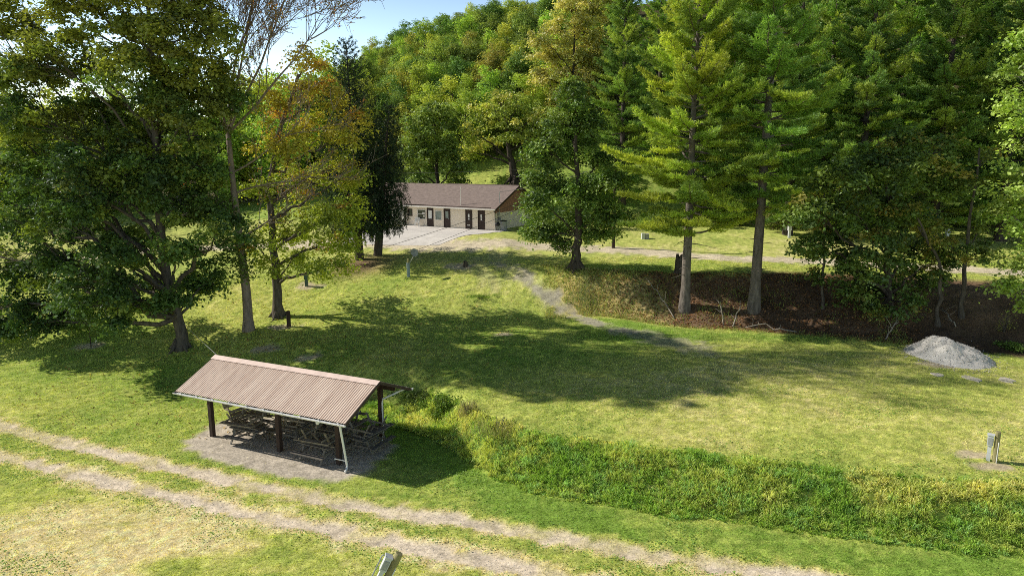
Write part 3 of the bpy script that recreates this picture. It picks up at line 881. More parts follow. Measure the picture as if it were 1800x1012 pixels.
GD = [(.06, .09, .02), (.10, .12, .025), (.18, .15, .035)]
sapling('slender_tree', (1446, 542), (1450, 330), 'slender young tree with a thin straight stem, right of the two bare pine trunks', [(1448, 400), (1430, 440, .9), (1470, 390), (1455, 345), (1435, 480, .7)], 1.1, GD, [4, 3, 1], .11)
sapling('slender_tree', (1648, 572), (1600, 360), 'crooked leaning young tree with pale trunk, directly left of the gravel pile', [(1615, 400, 1.0), (1590, 360), (1640, 440, .8), (1650, 480, .7)], 1.1, GD, [4, 3, 1], .15, mid=(1655, 470))
sapling('slender_tree', (1690, 557), (1722, 260), 'tall thin young tree with pale trunk and lit upper leaves, behind the gravel pile', [(1660, 420, 1.0), (1700, 450, 1.1), (1725, 400, 1.0), (1735, 440, .8), (1722, 280), (1700, 320, .9)], 1.2, GD, [4, 3, 2], .16, mid=(1700, 420))
b = ground(1850, 600); Y0 = b[1]
t = empty('sunlit_tree', b, 'bright pale green leafy tree reaching in at the right edge of the view', 'tree')
broadleaf(t, [b, at(1845, 450, Y0), at(1835, 200, Y0)], .25, plobes([(1795, 125, 1.1), (1775, 180, 1.0), (1800, 225), (1785, 345), (1762, 372, .9), (1800, 390), (1795, 300), (1830, 80), (1850, 250), (1790, 455, 1.1), (1760, 500, .8), (1800, 520), (1840, 420), (1830, 340)], Y0, 1.5, 1.4),
          [(.16, .22, .045), (.20, .25, .06), (.12, .15, .03)], [4, 3, 2], 18, 48, .24, bark=M_bark_pale, first=.2)


# --- conifers
def needles(P, D, L, wd):
    """thin triangles from P along D"""
    n = len(P)
    D = D / (np.linalg.norm(D, axis=1)[:, None] + 1e-9)
    S = np.cross(D, unit(n)); S /= np.linalg.norm(S, axis=1)[:, None] + 1e-9
    L = np.broadcast_to(L, (n,))[:, None]; wd = np.broadcast_to(wd, (n,))[:, None]
    V = np.empty((n, 4, 3))
    V[:, 0] = P; V[:, 1] = P + D * L * .45 + S * wd * .5; V[:, 2] = P + D * L; V[:, 3] = P + D * L * .45 - S * wd * .5
    return V.reshape(-1, 3), np.arange(4 * n).reshape(-1, 4)


def pine_mesh(H, r0, cb, Rmax, seed, cs, ws, lean=(0, 0), gap=.55, nb=(4, 6), dens=1.0, low=.55, kn=9, nl=.36, nw=.06, skip=.12, shape=.75):
    rg = np.random.default_rng(seed)
    mb = MB()
    ts = np.linspace(0, 1, 16)
    tp = np.stack([lean[0] * ts ** 1.3 + rg.normal(0, .04, 16).cumsum() * .5, lean[1] * ts + rg.normal(0, .04, 16).cumsum() * .5, H * ts], 1); tp[0, :2] = 0
    rad = r0 * (1 - ts) ** .85 + .02; rad[0] *= 1.3
    mb.tube(np.vstack([tp[:1] - [0, 0, .6], tp]), np.concatenate([[rad[0] * 1.25], rad]), 12)
    tw_p = []; tw_d = []; tw_c = []
    for z in np.arange(cb, H - .2, gap):
        t = (z - cb) / (H - cb)
        z_ = z + rg.normal(0, .15)
        base = np.array([np.interp(z_, tp[:, 2], tp[:, 0]), np.interp(z_, tp[:, 2], tp[:, 1]), z_])
        a0 = rg.random() * 6.28
        m = rg.integers(nb[0], nb[1] + 1)
        for q in range(m):
            if rg.random() < skip: continue
            a = a0 + q * 6.28 / m + rg.normal(0, .25)
            L = Rmax * (1 - t) ** shape * (low + (1 - low) * min(1, t / .22)) * rg.uniform(.42, 1.2) + .35
            el = math.radians(-6 + 55 * t ** 1.6 + rg.normal(0, 10))
            dh = np.array([math.cos(a), math.sin(a), 0])
            s = np.linspace(0, 1, 8)[:, None]
            br = base + dh * L * s * math.cos(el) + np.array([0, 0, 1]) * L * (math.sin(el) * s + .20 * s ** 2.2)
            br[1:] += rg.normal(0, .035 * L / 4, (7, 3))
            mb.tube(br, np.linspace(.018 + .012 * L, .012, 8), 5, cap=False)
            bc = pal(1, cs, ws)[0] * rg.uniform(.75, 1.25)
            side = np.array([-dh[1], dh[0], 0])
            nt = int((3 + L * 4.2) * dens)
            for u in range(nt):
                f = .22 + .78 * (u + rg.random()) / nt
                p = np.array([np.interp(f, s[:, 0], br[:, i]) for i in range(3)])
                sg = 1 if u % 2 else -1
                tl = (.25 + .30 * L * (1 - f) ** .7) * rg.uniform(.6, 1.2)
                d = dh * .75 + side * sg * rg.uniform(.5, 1.0) + np.array([0, 0, rg.uniform(.05, .35)])
                d /= np.linalg.norm(d)
                npn = max(2, int(tl / .16))
                pp = p + d * tl * ((np.arange(npn) + .6) / npn)[:, None]
                tw_p.append(pp); tw_d.append(np.repeat(d[None], npn, 0)); tw_c.append(np.repeat((bc * rg.uniform(.85, 1.2))[None], npn, 0))
    # dead stubs on the lower trunk
    for i in range(16):
        z = rg.uniform(min(2.5, cb * .4), cb + 2); a = rg.random() * 6.28; L = rg.uniform(.5, 2.2)
        base = np.array([np.interp(z, tp[:, 2], tp[:, 0]), np.interp(z, tp[:, 2], tp[:, 1]), z])
        mb.tube(curve(base, base + np.array([math.cos(a) * L, math.sin(a) * L, rg.uniform(-.3, .3)]), 4, .03, .02), np.linspace(.04, .01, 4), 5)
    P = np.vstack(tw_p); D = np.vstack(tw_d); C = np.vstack(tw_c)
    ids = np.repeat(np.arange(len(P)), kn)
    n = len(ids)
    dd = D[ids] * .8 + unit(n) * .75 + np.array([0, 0, .3])
    V, F = needles(P[ids] + RNG.normal(0, .05, (n, 3)), dd, nl * RNG.uniform(.5, 1.15, n), nw)
    Cn = C[ids] * RNG.uniform(.75, 1.3, (n, 1))
    return mb, V, F, Cn


PC1 = [(.135, .175, .03), (.165, .19, .032), (.09, .13, .028)]
PC2 = [(.07, .12, .025), (.10, .15, .028), (.13, .165, .03)]
PC3 = [(.058, .098, .027), (.085, .13, .03), (.12, .155, .033)]


def pine(name, base, label, args, group=None, bark=M_bark_pine):
    t = empty(name, base, label, 'tree', group)
    mb, V, F, C = pine_mesh(*args[0], **args[1])
    mb.build('trunk', bark, t, smooth=True)
    np_mesh('crown', V, [F], M_needle, t, col_=np.repeat(C, 4, 0))
    return t


pine('pine_tree', ground(1203, 543), 'bright yellow green pine with bare lower trunk, the left of two on the slope', ((25.5, .34, 5.7, 6.0, 21, PC1, [4, 4, 3]), dict(lean=(.1, 0), dens=1.5, kn=14, gap=.5, skip=.16, low=.75, nl=.29, nw=.052)))
pine('pine_tree', ground(1325, 543), 'tall deep green pine with a long bare trunk, the right of two on the slope', ((33, .36, 7.4, 6.2, 33, PC2, [3, 4, 3]), dict(lean=(.35, .3), nb=(4, 6), skip=.2, gap=.65, dens=1.4, kn=14, nl=.29, nw=.052)))

proto = []
for i, (H, R, cb, sd_, cs) in enumerate(((27, 5.4, 1.6, 41, PC3), (31, 5.8, 2.4, 43, PC2), (29, 5.2, 1.4, 47, PC3))):
    t = empty('wood_pine', (0, 0, 0), '', 'tree')
    mb, V, F, C = pine_mesh(H, .38, cb, R, sd_, cs, [4, 4, 3], gap=.62, dens=1.1, kn=10, nl=.36, nw=.075)
    mb.build('trunk', M_bark_dark, t, smooth=True)
    np_mesh('crown', V, [F], M_needle, t, col_=np.repeat(C, 4, 0))
    proto.append(t)
spots = [(1092, 84, 2, .95), (1150, 90, 1, .9), (1270, 82, 0, 1), (1300, 96, 1, 1.05), (1385, 72, 0, 1.05), (1440, 84, 1, 1.05), (1505, 70, 2, 1.05), (1565, 79, 1, 1.05), (1640, 70, 0, 1.1), (1700, 80, 1, 1.1),
         (1760, 68, 2, 1.1), (1835, 74, 1, 1.1), (1900, 66, 0, 1.1), (1600, 92, 0, 1.1), (1480, 95, 2, 1.1), (1370, 93, 1, 1.1), (1720, 94, 2, 1.15), (1850, 92, 0, 1.2), (1060, 104, 1, .9), (1210, 100, 0, 1)]
WOOD_L = 'dark green pine in the dense pine wood across the grass at right'
for i, (px, Y, k, s) in enumerate(spots):
    o = proto[k] if not proto[k].get('label') else copy_tree(proto[k])
    X = at(px, 400, Y)[0]
    o.location = (X, Y, hz(X, Y)); o.rotation_euler = (0, 0, i * 1.37); o.scale = (s, s, s)
    tag(o, WOOD_L, 'tree', 'pines of the dense wood at right')


def spruce(base, H, R, seed, label, lean=0.):
    rg = np.random.default_rng(seed)
    t = empty('spruce_tree', base, label, 'tree')
    mb = MB(); ts = np.linspace(0, 1, 12)
    tp = np.stack([lean * ts, 0 * ts, H * ts], 1)
    mb.tube(np.vstack([tp[:1] - [0, 0, .5], tp]), np.concatenate([[.5], .40 * (1 - ts) + .015]), 12)
    PP = []; DD = []
    for z in np.arange(3.0, H - .1, .42):
        tt = z / H; m = 6 if tt < .9 else 4; a0 = rg.random() * 6.28
        for q in range(m):
            a = a0 + q * 6.28 / m + rg.normal(0, .2)
            L = (R * (1 - tt) ** .5 * rg.uniform(.7, 1.1)) * (1 if tt > .15 else .85) + .12
            dh = np.array([math.cos(a), math.sin(a), 0]); s = np.linspace(0, 1, 7)[:, None]
            el = -.25 + .9 * tt ** 3
            br = np.array([lean * tt, 0, z]) + dh * L * s + np.array([0, 0, 1]) * L * (el * s + .28 * s ** 2.5)
            mb.tube(br, np.linspace(.012 + .01 * L, .008, 7), 4, cap=False)
            nd = int(4 + L * 6)
            for u in range(nd):
                f = .15 + .85 * rg.random()
                p = np.array([np.interp(f, s[:, 0], br[:, i]) for i in range(3)]) + np.array([-dh[1], dh[0], 0]) * rg.normal(0, .22 * (1 - tt) + .05)
                dl = rg.uniform(.3, 1.15) * (1.05 - tt) + .12
                k = max(2, int(dl / .11))
                d = np.array([rg.normal(0, .15), rg.normal(0, .15), -1.]) * (1 if tt < .9 else -.3) + dh * .25
                PP.append(p + d * dl * (np.arange(k) / k)[:, None]); DD.append(np.repeat(d[None], k, 0))
    P = np.vstack(PP); D = np.vstack(DD); ids = np.repeat(np.arange(len(P)), 4); n = len(ids)
    V, F = needles(P[ids] + RNG.normal(0, .03, (n, 3)), D[ids] * .6 + unit(n) * .8, .2 * RNG.uniform(.7, 1.3, n), .05)
    C = pal(n, [(.028, .050, .024), (.045, .068, .028), (.02, .036, .02)], [4, 3, 3]) * RNG.uniform(.7, 1.3, (n, 1))
    mb.build('trunk', M_bark_dark, t, smooth=True)
    np_mesh('crown', V, [F], M_spruce, t, col_=np.repeat(C, 4, 0))


b = ground(632, 456)
spruce(b, (at(622, 72, b[1])[2] - b[2]), 4.2, 61, 'tall dark spruce with several spiky leaders, left of the building', -.4)
b2 = ground(664, 449)
spruce(b2, (at(690, 185, b2[1])[2] - b2[2]), 3.0, 63, 'smaller dark drooping spruce hanging over the left end of the building roof', 1.5)

# --- forest on the hillside and far trees on the left
kinds = [('bright green round broadleaf tree in the forest on the hill', [(.125, .165, .032), (.155, .19, .036), (.09, .125, .028)], 0),
         ('deep green broadleaf tree in the forest on the hill', [(.065, .10, .026), (.085, .12, .028), (.05, .078, .022)], 1),
         ('olive green tree in the forest on the hill', [(.14, .16, .035), (.12, .145, .03), (.10, .125, .03)], 2),
         ('reddish brown tree among green ones in the forest on the hill', [(.13, .115, .035), (.14, .12, .038), (.10, .105, .03)], 3)]
far = []
for kn_, (lab, cs, sd_) in enumerate(kinds):
    for var in range(2):
        rg = np.random.default_rng(100 + 10 * kn_ + var)
        lob = []
        for i in range(17):
            a = rg.random() * 6.28; z = rg.uniform(3.0, 13.5); rr = 3.7 * math.sin(math.pi * min(1, (z - .5) / 15.5)) * rg.uniform(.5, 1)
            lob.append((math.cos(a) * rr, math.sin(a) * rr, z, rg.uniform(1.3, 2.1)))
        lob.append((0, 0, 14.3, 1.6))
        mb = MB(); mb.tube([(0, 0, -1), (0.1, 0, 4), (0, .2, 9), (0, 0, 13)], [.32, .25, .16, .05], 7)
        cen = []; 
        for x, y, z, r in lob:
            nc = 12; d = unit(nc); cen.append(np.array([x, y, z]) + d * (r * RNG.random(nc) ** .35)[:, None])
            mb.tube(curve((0, 0, max(2.5, z - 3)), (x, y, z), 4, .03, .02), [.1, .07, .05, .02], 4, cap=False)
        cen = np.vstack(cen); m = len(cen); ids = np.repeat(np.arange(m), 34)
        off = RNG.normal(size=(len(ids), 3)) * np.array([.5, .5, .32])
        cc = pal(m, cs, [4, 3, 3]) * RNG.uniform(.75, 1.25, (m, 1))
        V, F = leaf_arrays(cen[ids] + off, unit(len(ids)) * .7 + np.array([0, 0, .8]) + off * .4, .40 * RNG.uniform(.6, 1.3, len(ids)))
        C = np.repeat(cc[ids] * RNG.uniform(.75, 1.3, (len(ids), 1)), 4, 0)
        tv = np.vstack(mb.v); tq = np.vstack(mb.q); tt = np.vstack(mb.t)
        nq = len(F)
        o = np_mesh('forest_tree', np.vstack([V, tv]), [F, tq + len(V), tt + len(V)], None, None, np.vstack([C, np.full((len(tv), 3), .08)]),
                    mats=[M_leaf_far, M_bark_dark], midx=np.concatenate([np.zeros(nq), np.ones(len(tq) + len(tt))]))
        tag(o, lab, 'tree', 'hill forest: ' + lab.split(' in the')[0].split(' among')[0] + 's')
        o['n'] = 0
        far.append(o)
rg = np.random.default_rng(9)
SHED = ground(676, 203)
pts = []
for att in range(22000):
    Y = 97 + 88 * rg.random() ** .9; az = rg.uniform(-.33, .16)
    if Y < 105 and -.02 < az < .01: continue
    if abs(az + .1795) < .017 and Y < SHED[1] + 3: continue
    if az > .12 and Y > 130: continue
    X = az * Y
    if all((X - a) ** 2 + (Y - b) ** 2 > (3.4 if Y < 150 else 3.9) ** 2 for a, b in pts): pts.append((X, Y))
    if len(pts) > 560: break
for i, (X, Y) in enumerate(pts):
    k = rg.choice([0, 1, 2, 3], p=[.42, .38, .17, .03]) * 2 + rg.integers(0, 2)
    p = far[k]
    if p['n'] == 0: o = p
    else:
        o = p.copy(); col.objects.link(o)
    p['n'] += 1
    s = rg.uniform(.42, .72)
    if rg.random() < .12: s *= 1.15
    o.location = (X, Y, hz(X, Y) - .3); o.rotation_euler = (0, 0, rg.random() * 6.28); o.scale = (s * rg.uniform(.85, 1.2), s * rg.uniform(.85, 1.2), s)
# valley trees far on the left seen through the big maple
LV = 'pale backlit tree across the valley behind the big maple at left'
for i in range(36):
    p = far[rg.choice([0, 1, 4, 5])]
    o = p.copy(); col.objects.link(o)
    Y = rg.uniform(80, 112); X = Y * (-.78 + .50 * (i + rg.random()) / 36)
    if X > -48 and abs(Y - (76 + .29 * (-6 - X))) < 10: Y = 96 + .3 * (-6 - X) + rg.uniform(0, 8)
    s = rg.uniform(.8, 1.15)
    o.location = (X, Y, hz(X, Y) - .3); o.rotation_euler = (0, 0, rg.random() * 6.28); o.scale = (s, s, s)
    tag(o, LV, 'tree', 'valley trees behind the big maple')
for p in far: pass
for o in list(sc.objects):
    if 'n' in o.keys(): del o['n']

# ------------------------------------------------------------------ picnic shelter
M_roofmetal = mat('roof_metal', (.74, .54, .43), .5, 1.6, .2, .0, stretch=(2.2, .25, .25), c2=(.84, .68, .56), spec=.35)
M_ridge = mat('ridge_metal', (.80, .62, .54), .5, 2, .15)
M_post = mat('post_wood', (.05, .032, .024), .85, 5, .4, .4, stretch=(1, 1, .2))
M_brown = mat('brown_boards', (.17, .075, .04), .8, 5, .35, .3, stretch=(.3, 1, 3))
M_white = mat('white_metal', (.78, .78, .77), .45, 3, .1)
M_oldwood = mat('weathered_wood', (.19, .17, .145), .9, 5, .38, .5, stretch=(.25, 3, 3))
M_oldwood2 = mat('pale_wood', (.24, .205, .15), .9, 5, .38, .5, stretch=(.25, 3, 3))
M_fascia = mat('fascia', (.075, .05, .04), .8, 5, .3)
SA, SL, SS, SZE, SR = -0.430, 10.3, 2.62, 2.48, 1.12
sh = empty('picnic_shelter', (-7.19, 29.05, 0), 'open picnic shelter with a faded red corrugated metal roof on dark posts', 'shelter', rz=SA)
# corrugated roof, both slopes
nr = 82
prof = []
for i in range(nr):
    x = -SL + SL * i / nr; p = SL / nr
    prof += [(x, 0), (x + p * .30, 0), (x + p * .42, .022), (x + p * .72, .022), (x + p * .84, 0)]
prof.append((0, 0))
prof = np.array(prof)
V = []; F = []; n = len(prof)
for sgn in (0, 1):
    b0 = len(V); rows = 8
    for j in range(rows + 1):
        f = j / rows; y = SS * f if sgn == 0 else 2 * SS - SS * f
        for x, dz in prof: V.append((x, y, SZE + SR * f + dz))
    for j in range(rows):
        for i in range(n - 1):
            a = b0 + j * n + i; q = (a, a + 1, a + 1 + n, a + n); F.append(q if sgn == 0 else q[::-1])
roof = np_mesh('roof', V, [F], M_roofmetal, sh)
rc = MB()
for s_, y in ((-1, SS), (1, SS)):
    rc.add([(-SL - .02, SS, SZE + SR + .055), (.02, SS, SZE + SR + .055), (.02, SS + s_ * .3, SZE + SR - .128 + .055), (-SL - .02, SS + s_ * .3, SZE + SR - .128 + .055)], [(0, 1, 2, 3) if s_ > 0 else (3, 2, 1, 0)])
rc.build('ridge_cap', M_ridge, roof)
m = MB()
for i in range(7):                                             # rafters and decking below the metal
    x = -SL + .12 + (SL - .24) * i / 6
    for s_ in (0, 1):
        m.bar((x, 0.06 if s_ == 0 else 2 * SS - .06, SZE - .06), (x, SS, SZE + SR - .08), .06, .12)
for j in range(4):
    for s_ in (0, 1):
        f = .06 + .28 * j; y = SS * f if s_ == 0 else 2 * SS - SS * f
        m.box(-SL + .03, -.03, y - .05, y + .05, SZE + SR * f - .075, SZE + SR * f - .032)
m.build('rafters', M_post, sh)
for x in (-SL + .0, -.03):
    m = MB()
    for s_ in (0, 1): m.bar((x + .015, -.02 if s_ == 0 else 2 * SS + .02, SZE - .07), (x + .015, SS, SZE + SR - .06), .035, .13)
    m.build('fascia', M_fascia, sh)
for x in (-SL + 1.25, -1.25):                                   # gable panels
    m = MB()
    V = [(x + d, y, z) for d in (-.02, .02) for y, z in ((.75, SZE + .16), (2 * SS - .75, SZE + .16), (SS, SZE + SR - .16))]
    m.add(V, [(0, 1, 4, 3), (1, 2, 5, 4), (2, 0, 3, 5)], [(0, 2, 1), (3, 4, 5)])
    m.build('gable_panel', M_brown, sh)
PX = (-SL + 1.25, -SL / 2 + .45, -1.2)
for y in (.95, 2 * SS - .95):
    MB().box(-SL + .35, -.35, y - .06, y + .06, SZE + .12, SZE + .36).build('beam', M_post, sh)
    for x in PX:
        MB().box(x - .10, x + .10, y - .10, y + .10, -.2, SZE + .118).build('post', M_post, sh)
for y0, s_ in ((0, -1), (2 * SS, 1)):
    m = MB(); yc = y0 + s_ * .07
    th = np.linspace(math.pi, 2 * math.pi, 7)
    V = []; k = 7
    for x in (-SL - .03, .03):
        for a in th: V.append((x, yc + .065 * math.cos(a), SZE - .045 + .075 * math.sin(a)))
    F = [(i, i + 1, k + i + 1, k + i) for i in range(k - 1)]
    m.add(V, F)
    m.box(-SL - .03, .03, yc + s_ * .062, yc + s_ * .074, SZE - .055, SZE - .035)
    m.add([V[i] for i in range(7)], [], [(0, i, i + 1) for i in range(1, 6)]); m.add([V[i + 7] for i in range(7)], [], [(0, i, i + 1) for i in range(1, 6)])
    g = m.build('gutter', M_white, sh)
    m = MB()
    for i in range(10):
        x = -SL + .4 + i * (SL - .8) / 9
        m.box(x - .025, x + .025, min(yc - s_ * .1, yc + s_ * .08), max(yc - s_ * .1, yc + s_ * .08), SZE - .028, SZE - .012)
    m.build('strap', M_white, g)
# downspouts
m = MB()
m.tube([(-.25, -.07, SZE - .1), (-.27, -.02, SZE - .25), (-.46, .56, .24), (-.44, .50, .14), (-.38, .30, .06)], .05, 8)
m.box(-1.1, -.42, .50, .54, .46, .50)
m.build('downspout', M_white, sh)
m = MB()
m.tube([(-.4, 2 * SS + .05, SZE - .1), (-.55, 2 * SS - .1, SZE - .16), (-1.08, 2 * SS - .95, SZE - .42), (-1.1, 2 * SS - .97, SZE - .6), (-1.1, 2 * SS - .97, .18), (-1.05, 2 * SS - 1.05, .07), (-.98, 2 * SS - 1.2, .03)], .05, 8)
m.build('downspout', M_white, sh)
m = MB(); a = np.linspace(0, np.pi, 7)
m.tube([(-1.6, .1, SZE - .12 - .1 * (1 - math.cos(t)) / 1) for t in a], .09 * np.sin(a) + .002, 10)
m.build('lamp_globe', M_white, sh, smooth=True)


# ------------------------------------------------------------------ picnic tables
def table(name, wood):
    t = bpy.data.objects.new(name, None); col.objects.link(t)
    m = MB()
    for i in range(5): m.box(-.92, .92, -.37 + i * .15, -.37 + i * .15 + .138, .71, .75)
    m.build('table_top', wood, t)
    for s_ in (-1, 1):
        m = MB()
        for i in range(2): m.box(-.92, .92, s_ * .72 - .14 + i * .145, s_ * .72 - .14 + i * .145 + .135, .41, .45)
        m.build('bench', wood, t)
    for x in (-.62, .62):
        m = MB()
        m.bar((x, -.62, 0), (x, -.22, .71), .045, .09, (1, 0, 0)); m.bar((x, .62, 0), (x, .22, .71), .045, .09, (1, 0, 0))
        m.box(x - .068, x - .026, -.82, .82, .32, .408); m.box(x - .068, x - .026, -.35, .35, .62, .708)
        m.bar((x - .06 * np.sign(x), 0, .37), (x * .25, 0, .70), .04, .09, (0, 1, 0))
        m.build('leg_frame', wood, t)
    return t


TB = table('picnic_table', M_oldwood); TB2 = table('picnic_table', M_oldwood2)
used = set()
# local pose in the shelter: x, y, z, rx, ry, rz, proto, label
TBL = [(-6.85, 1.2, 0, 0, 0, .02, 0, 'grey weathered picnic table with a bluish front bench, behind the left front shelter post'),
       (-2.5, 1.1, 0, 0, 0, -.03, 0, 'upright picnic table behind the gap between middle post and white downspout'),
       (-7.1, 1.35, 1.51, 180, 0, .10, 1, 'upturned picnic table with crossed legs, stacked on the table by the left post'),
       (-2.4, 1.25, 1.51, 180, 0, .07, 1, 'upturned picnic table with crossed legs, stacked on the table near the downspout'),
       (-4.85, 2.6, 0, 0, 0, 1.50, 0, 'picnic table set endways in the deep shade behind the middle shelter post'),
       (-4.9, 2.65, 1.52, 180, 0, 1.62, 1, 'upturned picnic table lying over the endways table behind the middle post'),
       (-7.6, 3.55, 0, 0, 0, .03, 0, 'picnic table in the back row at the left end of the shelter'),
       (-7.6, 3.5, 1.51, 180, 0, -.05, 1, 'upturned picnic table on the left back row table'),
       (-3.1, 3.6, 0, 0, 0, .0, 1, 'picnic table in the back row right of the middle post'),
       (-3.0, 3.55, 1.51, 180, 0, .12, 0, 'upturned picnic table topping the back row right of the middle post'),
       (-.95, 3.0, 0, 0, 0, 1.58, 0, 'picnic table standing crosswise at the open right end of the shelter'),
       (-1.05, 3.0, 1.51, 180, 0, 1.50, 0, 'upturned picnic table stacked on the crosswise table at the right end'),
       (-8.62, 2.35, .62, 62, 0, 1.4, 1, 'pale picnic table tipped on its side at the left end of the shelter')]
SM = Matrix.Translation((-7.19, 29.05, 0)) @ Matrix.Rotation(SA, 4, 'Z')
for x, y, z, rx, ry, rz, k, lab in TBL:
    p = (TB, TB2)[k]
    o = p if k not in used else copy_tree(p)
    used.add(k)
    o.matrix_world = SM @ Matrix.Translation((x, y, z)) @ Matrix.Rotation(rz, 4, 'Z') @ Matrix.Rotation(R_(rx), 4, 'X')
    tag(o, lab, 'picnic table', 'picnic tables stored under the shelter')

# ------------------------------------------------------------------ building
M_wall = mat('tan_wall', (.88, .77, .64), .85, 1.2, .05)
M_roofsh = mat('shingles', (.245, .19, .168), .92, 3, .25, .1, stretch=(1, 1, 1), bscale=30)
M_dark = mat('dark_brown_paint', (.045, .027, .022), .6, 4, .25)
M_glass = mat('window_glass', (.22, .26, .27), .15, 1.5, .45, spec=.6)
M_glassd = mat('dark_glass', (.03, .035, .04), .12, 1.5, .45, spec=.6)
M_trim = mat('white_trim', (.74, .70, .65), .6, 3, .1)
M_clap = mat('brown_siding', (.36, .18, .125), .8, 3, .25)
M_grey = mat('grey_metal', (.34, .35, .36), .5, 4, .2, metal=.0)
M_black = mat('black_plastic', (.02, .021, .023), .5, 4, .3)
M_paper = mat('paper_white', (.80, .80, .78), .8, 9, .12)
B = empty('roadside_building', (BU[0], BU[1], BZ), 'long low tan building with a dark brown shingle roof and four brown doors', 'building', rz=BU_A)
BL, BD, BH = 10.6, 8.4, 2.45
RISE = 1.85; OH = .75
m = MB()
WT = .15
# recessed porch between u=-10.6 and -8.1
m.box(-11.4, 0, 0, WT, -.3, BH)                       # front wall
m.box(-WT, 0, WT, BD, -.3, BH)                       # gable wall
m.box(-17.5, -WT - .002, BD - WT, BD, -.3, BH)       # back wall
m.box(-17.5, -17.5 + WT, .5, BD - WT - .002, -.3, BH)
m.build('wall', M_wall, B)
m = MB()
m.box(-17.3, -11.42, -.55, -.4, -.3, BH - .05); m.box(-11.55, -11.41, -.398, .9, -.3, BH - .05)
m.build('wing_wall', M_trim, B, label='bright white wall of the left wing')
m = MB()                                            # clapboard gable
ns = 12
z0 = BH - .62
for i in range(ns):
    za = z0 + i * .21; zb = za + .215
    def yy(z):
        if z <= BH: return (-.0, BD)
        f = (z - BH) / RISE; return (f * BD / 2, BD - f * BD / 2)
    ya, yb = yy(za), yy(zb)
    if ya[1] - ya[0] < .1: break
    ybm = (yb if yb[1] > yb[0] else (BD / 2, BD / 2))
    m.add([(.05, ya[0], za), (.05, ya[1], za), (.012, ybm[1], zb), (.012, ybm[0], zb)], [(0, 1, 2, 3)])
    m.add([(.05, ya[0], za), (.05, ya[1], za), (.005, ya[1], za), (.005, ya[0], za)], [(3, 2, 1, 0)])
m.add([(-.01, 0, BH), (-.01, BD, BH), (-.01, BD / 2, BH + RISE)], [], [(0, 1, 2)])
m.build('gable_siding', M_clap, B)
# roof
k = RISE / (BD / 2)
m = MB()
th = .12
for x0, x1, dz in ((-8.6, .55, 0), (-17.8, -8.602, -.05)):
    for s_ in (0, 1):
        y0 = -OH if s_ == 0 else BD + OH
        z0 = BH - OH * k + .10 + dz; zr = BH + RISE + .10 + dz
        V = [(x, y, z + d) for d in (0, th) for x in (x0, x1) for y, z in ((y0, z0), (BD / 2, zr))]
        m.add(V, [(0, 1, 3, 2), (4, 6, 7, 5), (0, 2, 6, 4), (1, 5, 7, 3), (0, 4, 5, 1), (2, 3, 7, 6)])
rf = m.build('roof', M_roofsh, B)
MB().box(-8.6, .57, BD / 2 - .12, BD / 2 + .12, BH + RISE + .185, BH + RISE + .235).build('ridge_cap', M_roofsh, rf)
m = MB()
for s_ in (0, 1):
    m.bar((.57, -OH if s_ == 0 else BD + OH, BH - OH * k + .12), (.57, BD / 2, BH + RISE + .12), .03, .2)
m.build('rake_board', M_dark, rf)
m = MB(); m.box(-11.4, -.12, -OH + .05, -.002, BH - .06, BH - .02)
m.build('soffit', M_dark, B)
m = MB(); m.box(-17.8, .5, -OH - .13, -OH - .012, BH - OH * k + .06, BH - OH * k + .19)
gt = m.build('gutter', M_trim, B)
m = MB(); m.tube([(.38, -OH - .07, BH - OH * k + .05), (.36, -OH + .1, BH - OH * k - .12), (.06, -.09, BH - .42), (.05, -.06, BH - .55), (.05, -.06, 0.05)], .045, 6)
m.build('downspout', M_dark, B)
MB().tube([(-4.0, -.3, BH - .1), (-4.0, -.3, BH + 2.0)], .035, 7).build('vent_pipe', M_trim, rf)
MB().box(-11.46, -11.34, -.40, -.28, 0, BH - .08).build('porch_post', M_dark, B)


def door(x, y, kind):
    wd = .68; h = 1.98
    m = MB()
    for a, b in ((x - wd / 2 - .08, x - wd / 2), (x + wd / 2, x + wd / 2 + .08)): m.box(a, b, y - .05, y + .0, 0, h + .08)
    m.box(x - wd / 2, x + wd / 2, y - .05, y, h, h + .08)
    m.box(x - wd / 2, x + wd / 2, y - .025, y - .002, .02, h)
    d = m.build('door', M_dark, B)
    if kind == 0:
        MB().box(x - .22, x + .22, y - .045, y - .027, .92, 1.82).build('notice', M_paper, d)
    if kind == 1:
        m = MB(); m.box(x - .20, x + .20, y - .036, y - .027, 1.05, 1.80); m.build('pane', M_glass, d)
        m = MB()
        for a, b in ((x - .24, x - .2), (x + .2, x + .24)): m.box(a, b, y - .05, y - .027, 1.01, 1.84)
        m.box(x - .2, x + .2, y - .05, y - .027, 1.8, 1.84); m.box(x - .2, x + .2, y - .05, y - .027, 1.01, 1.05)
        m.build('pane_frame', M_dark, d)
    if kind >= 2:
        m = MB(); m.box(x - .09, x + .1, y - .04, y - .027, 1.28, 1.62); m.box(x - .07, x + .09, y - .04, y - .027, 1.02, 1.2)
        m.build('notice', M_paper, d)
        if kind == 2: MB().box(x - .19, x + .17, y - .05, y - .027, .40, .5).build('letter_plate', M_trim, d)
    MB().tube([(x + wd / 2 - .1, y - .027, 1.0), (x + wd / 2 - .1, y - .1, 1.0)], .03, 8).build('handle', M_grey, d)
    MB().box(x - .26, x + .26, y - .16, y - .002, h + .14, h + .26).build('door_lamp', M_trim, B)


for x, kd in ((-8.2, 0), (-5.98, 1), (-3.2, 2), (-1.64, 3)): door(x, 0, kd)


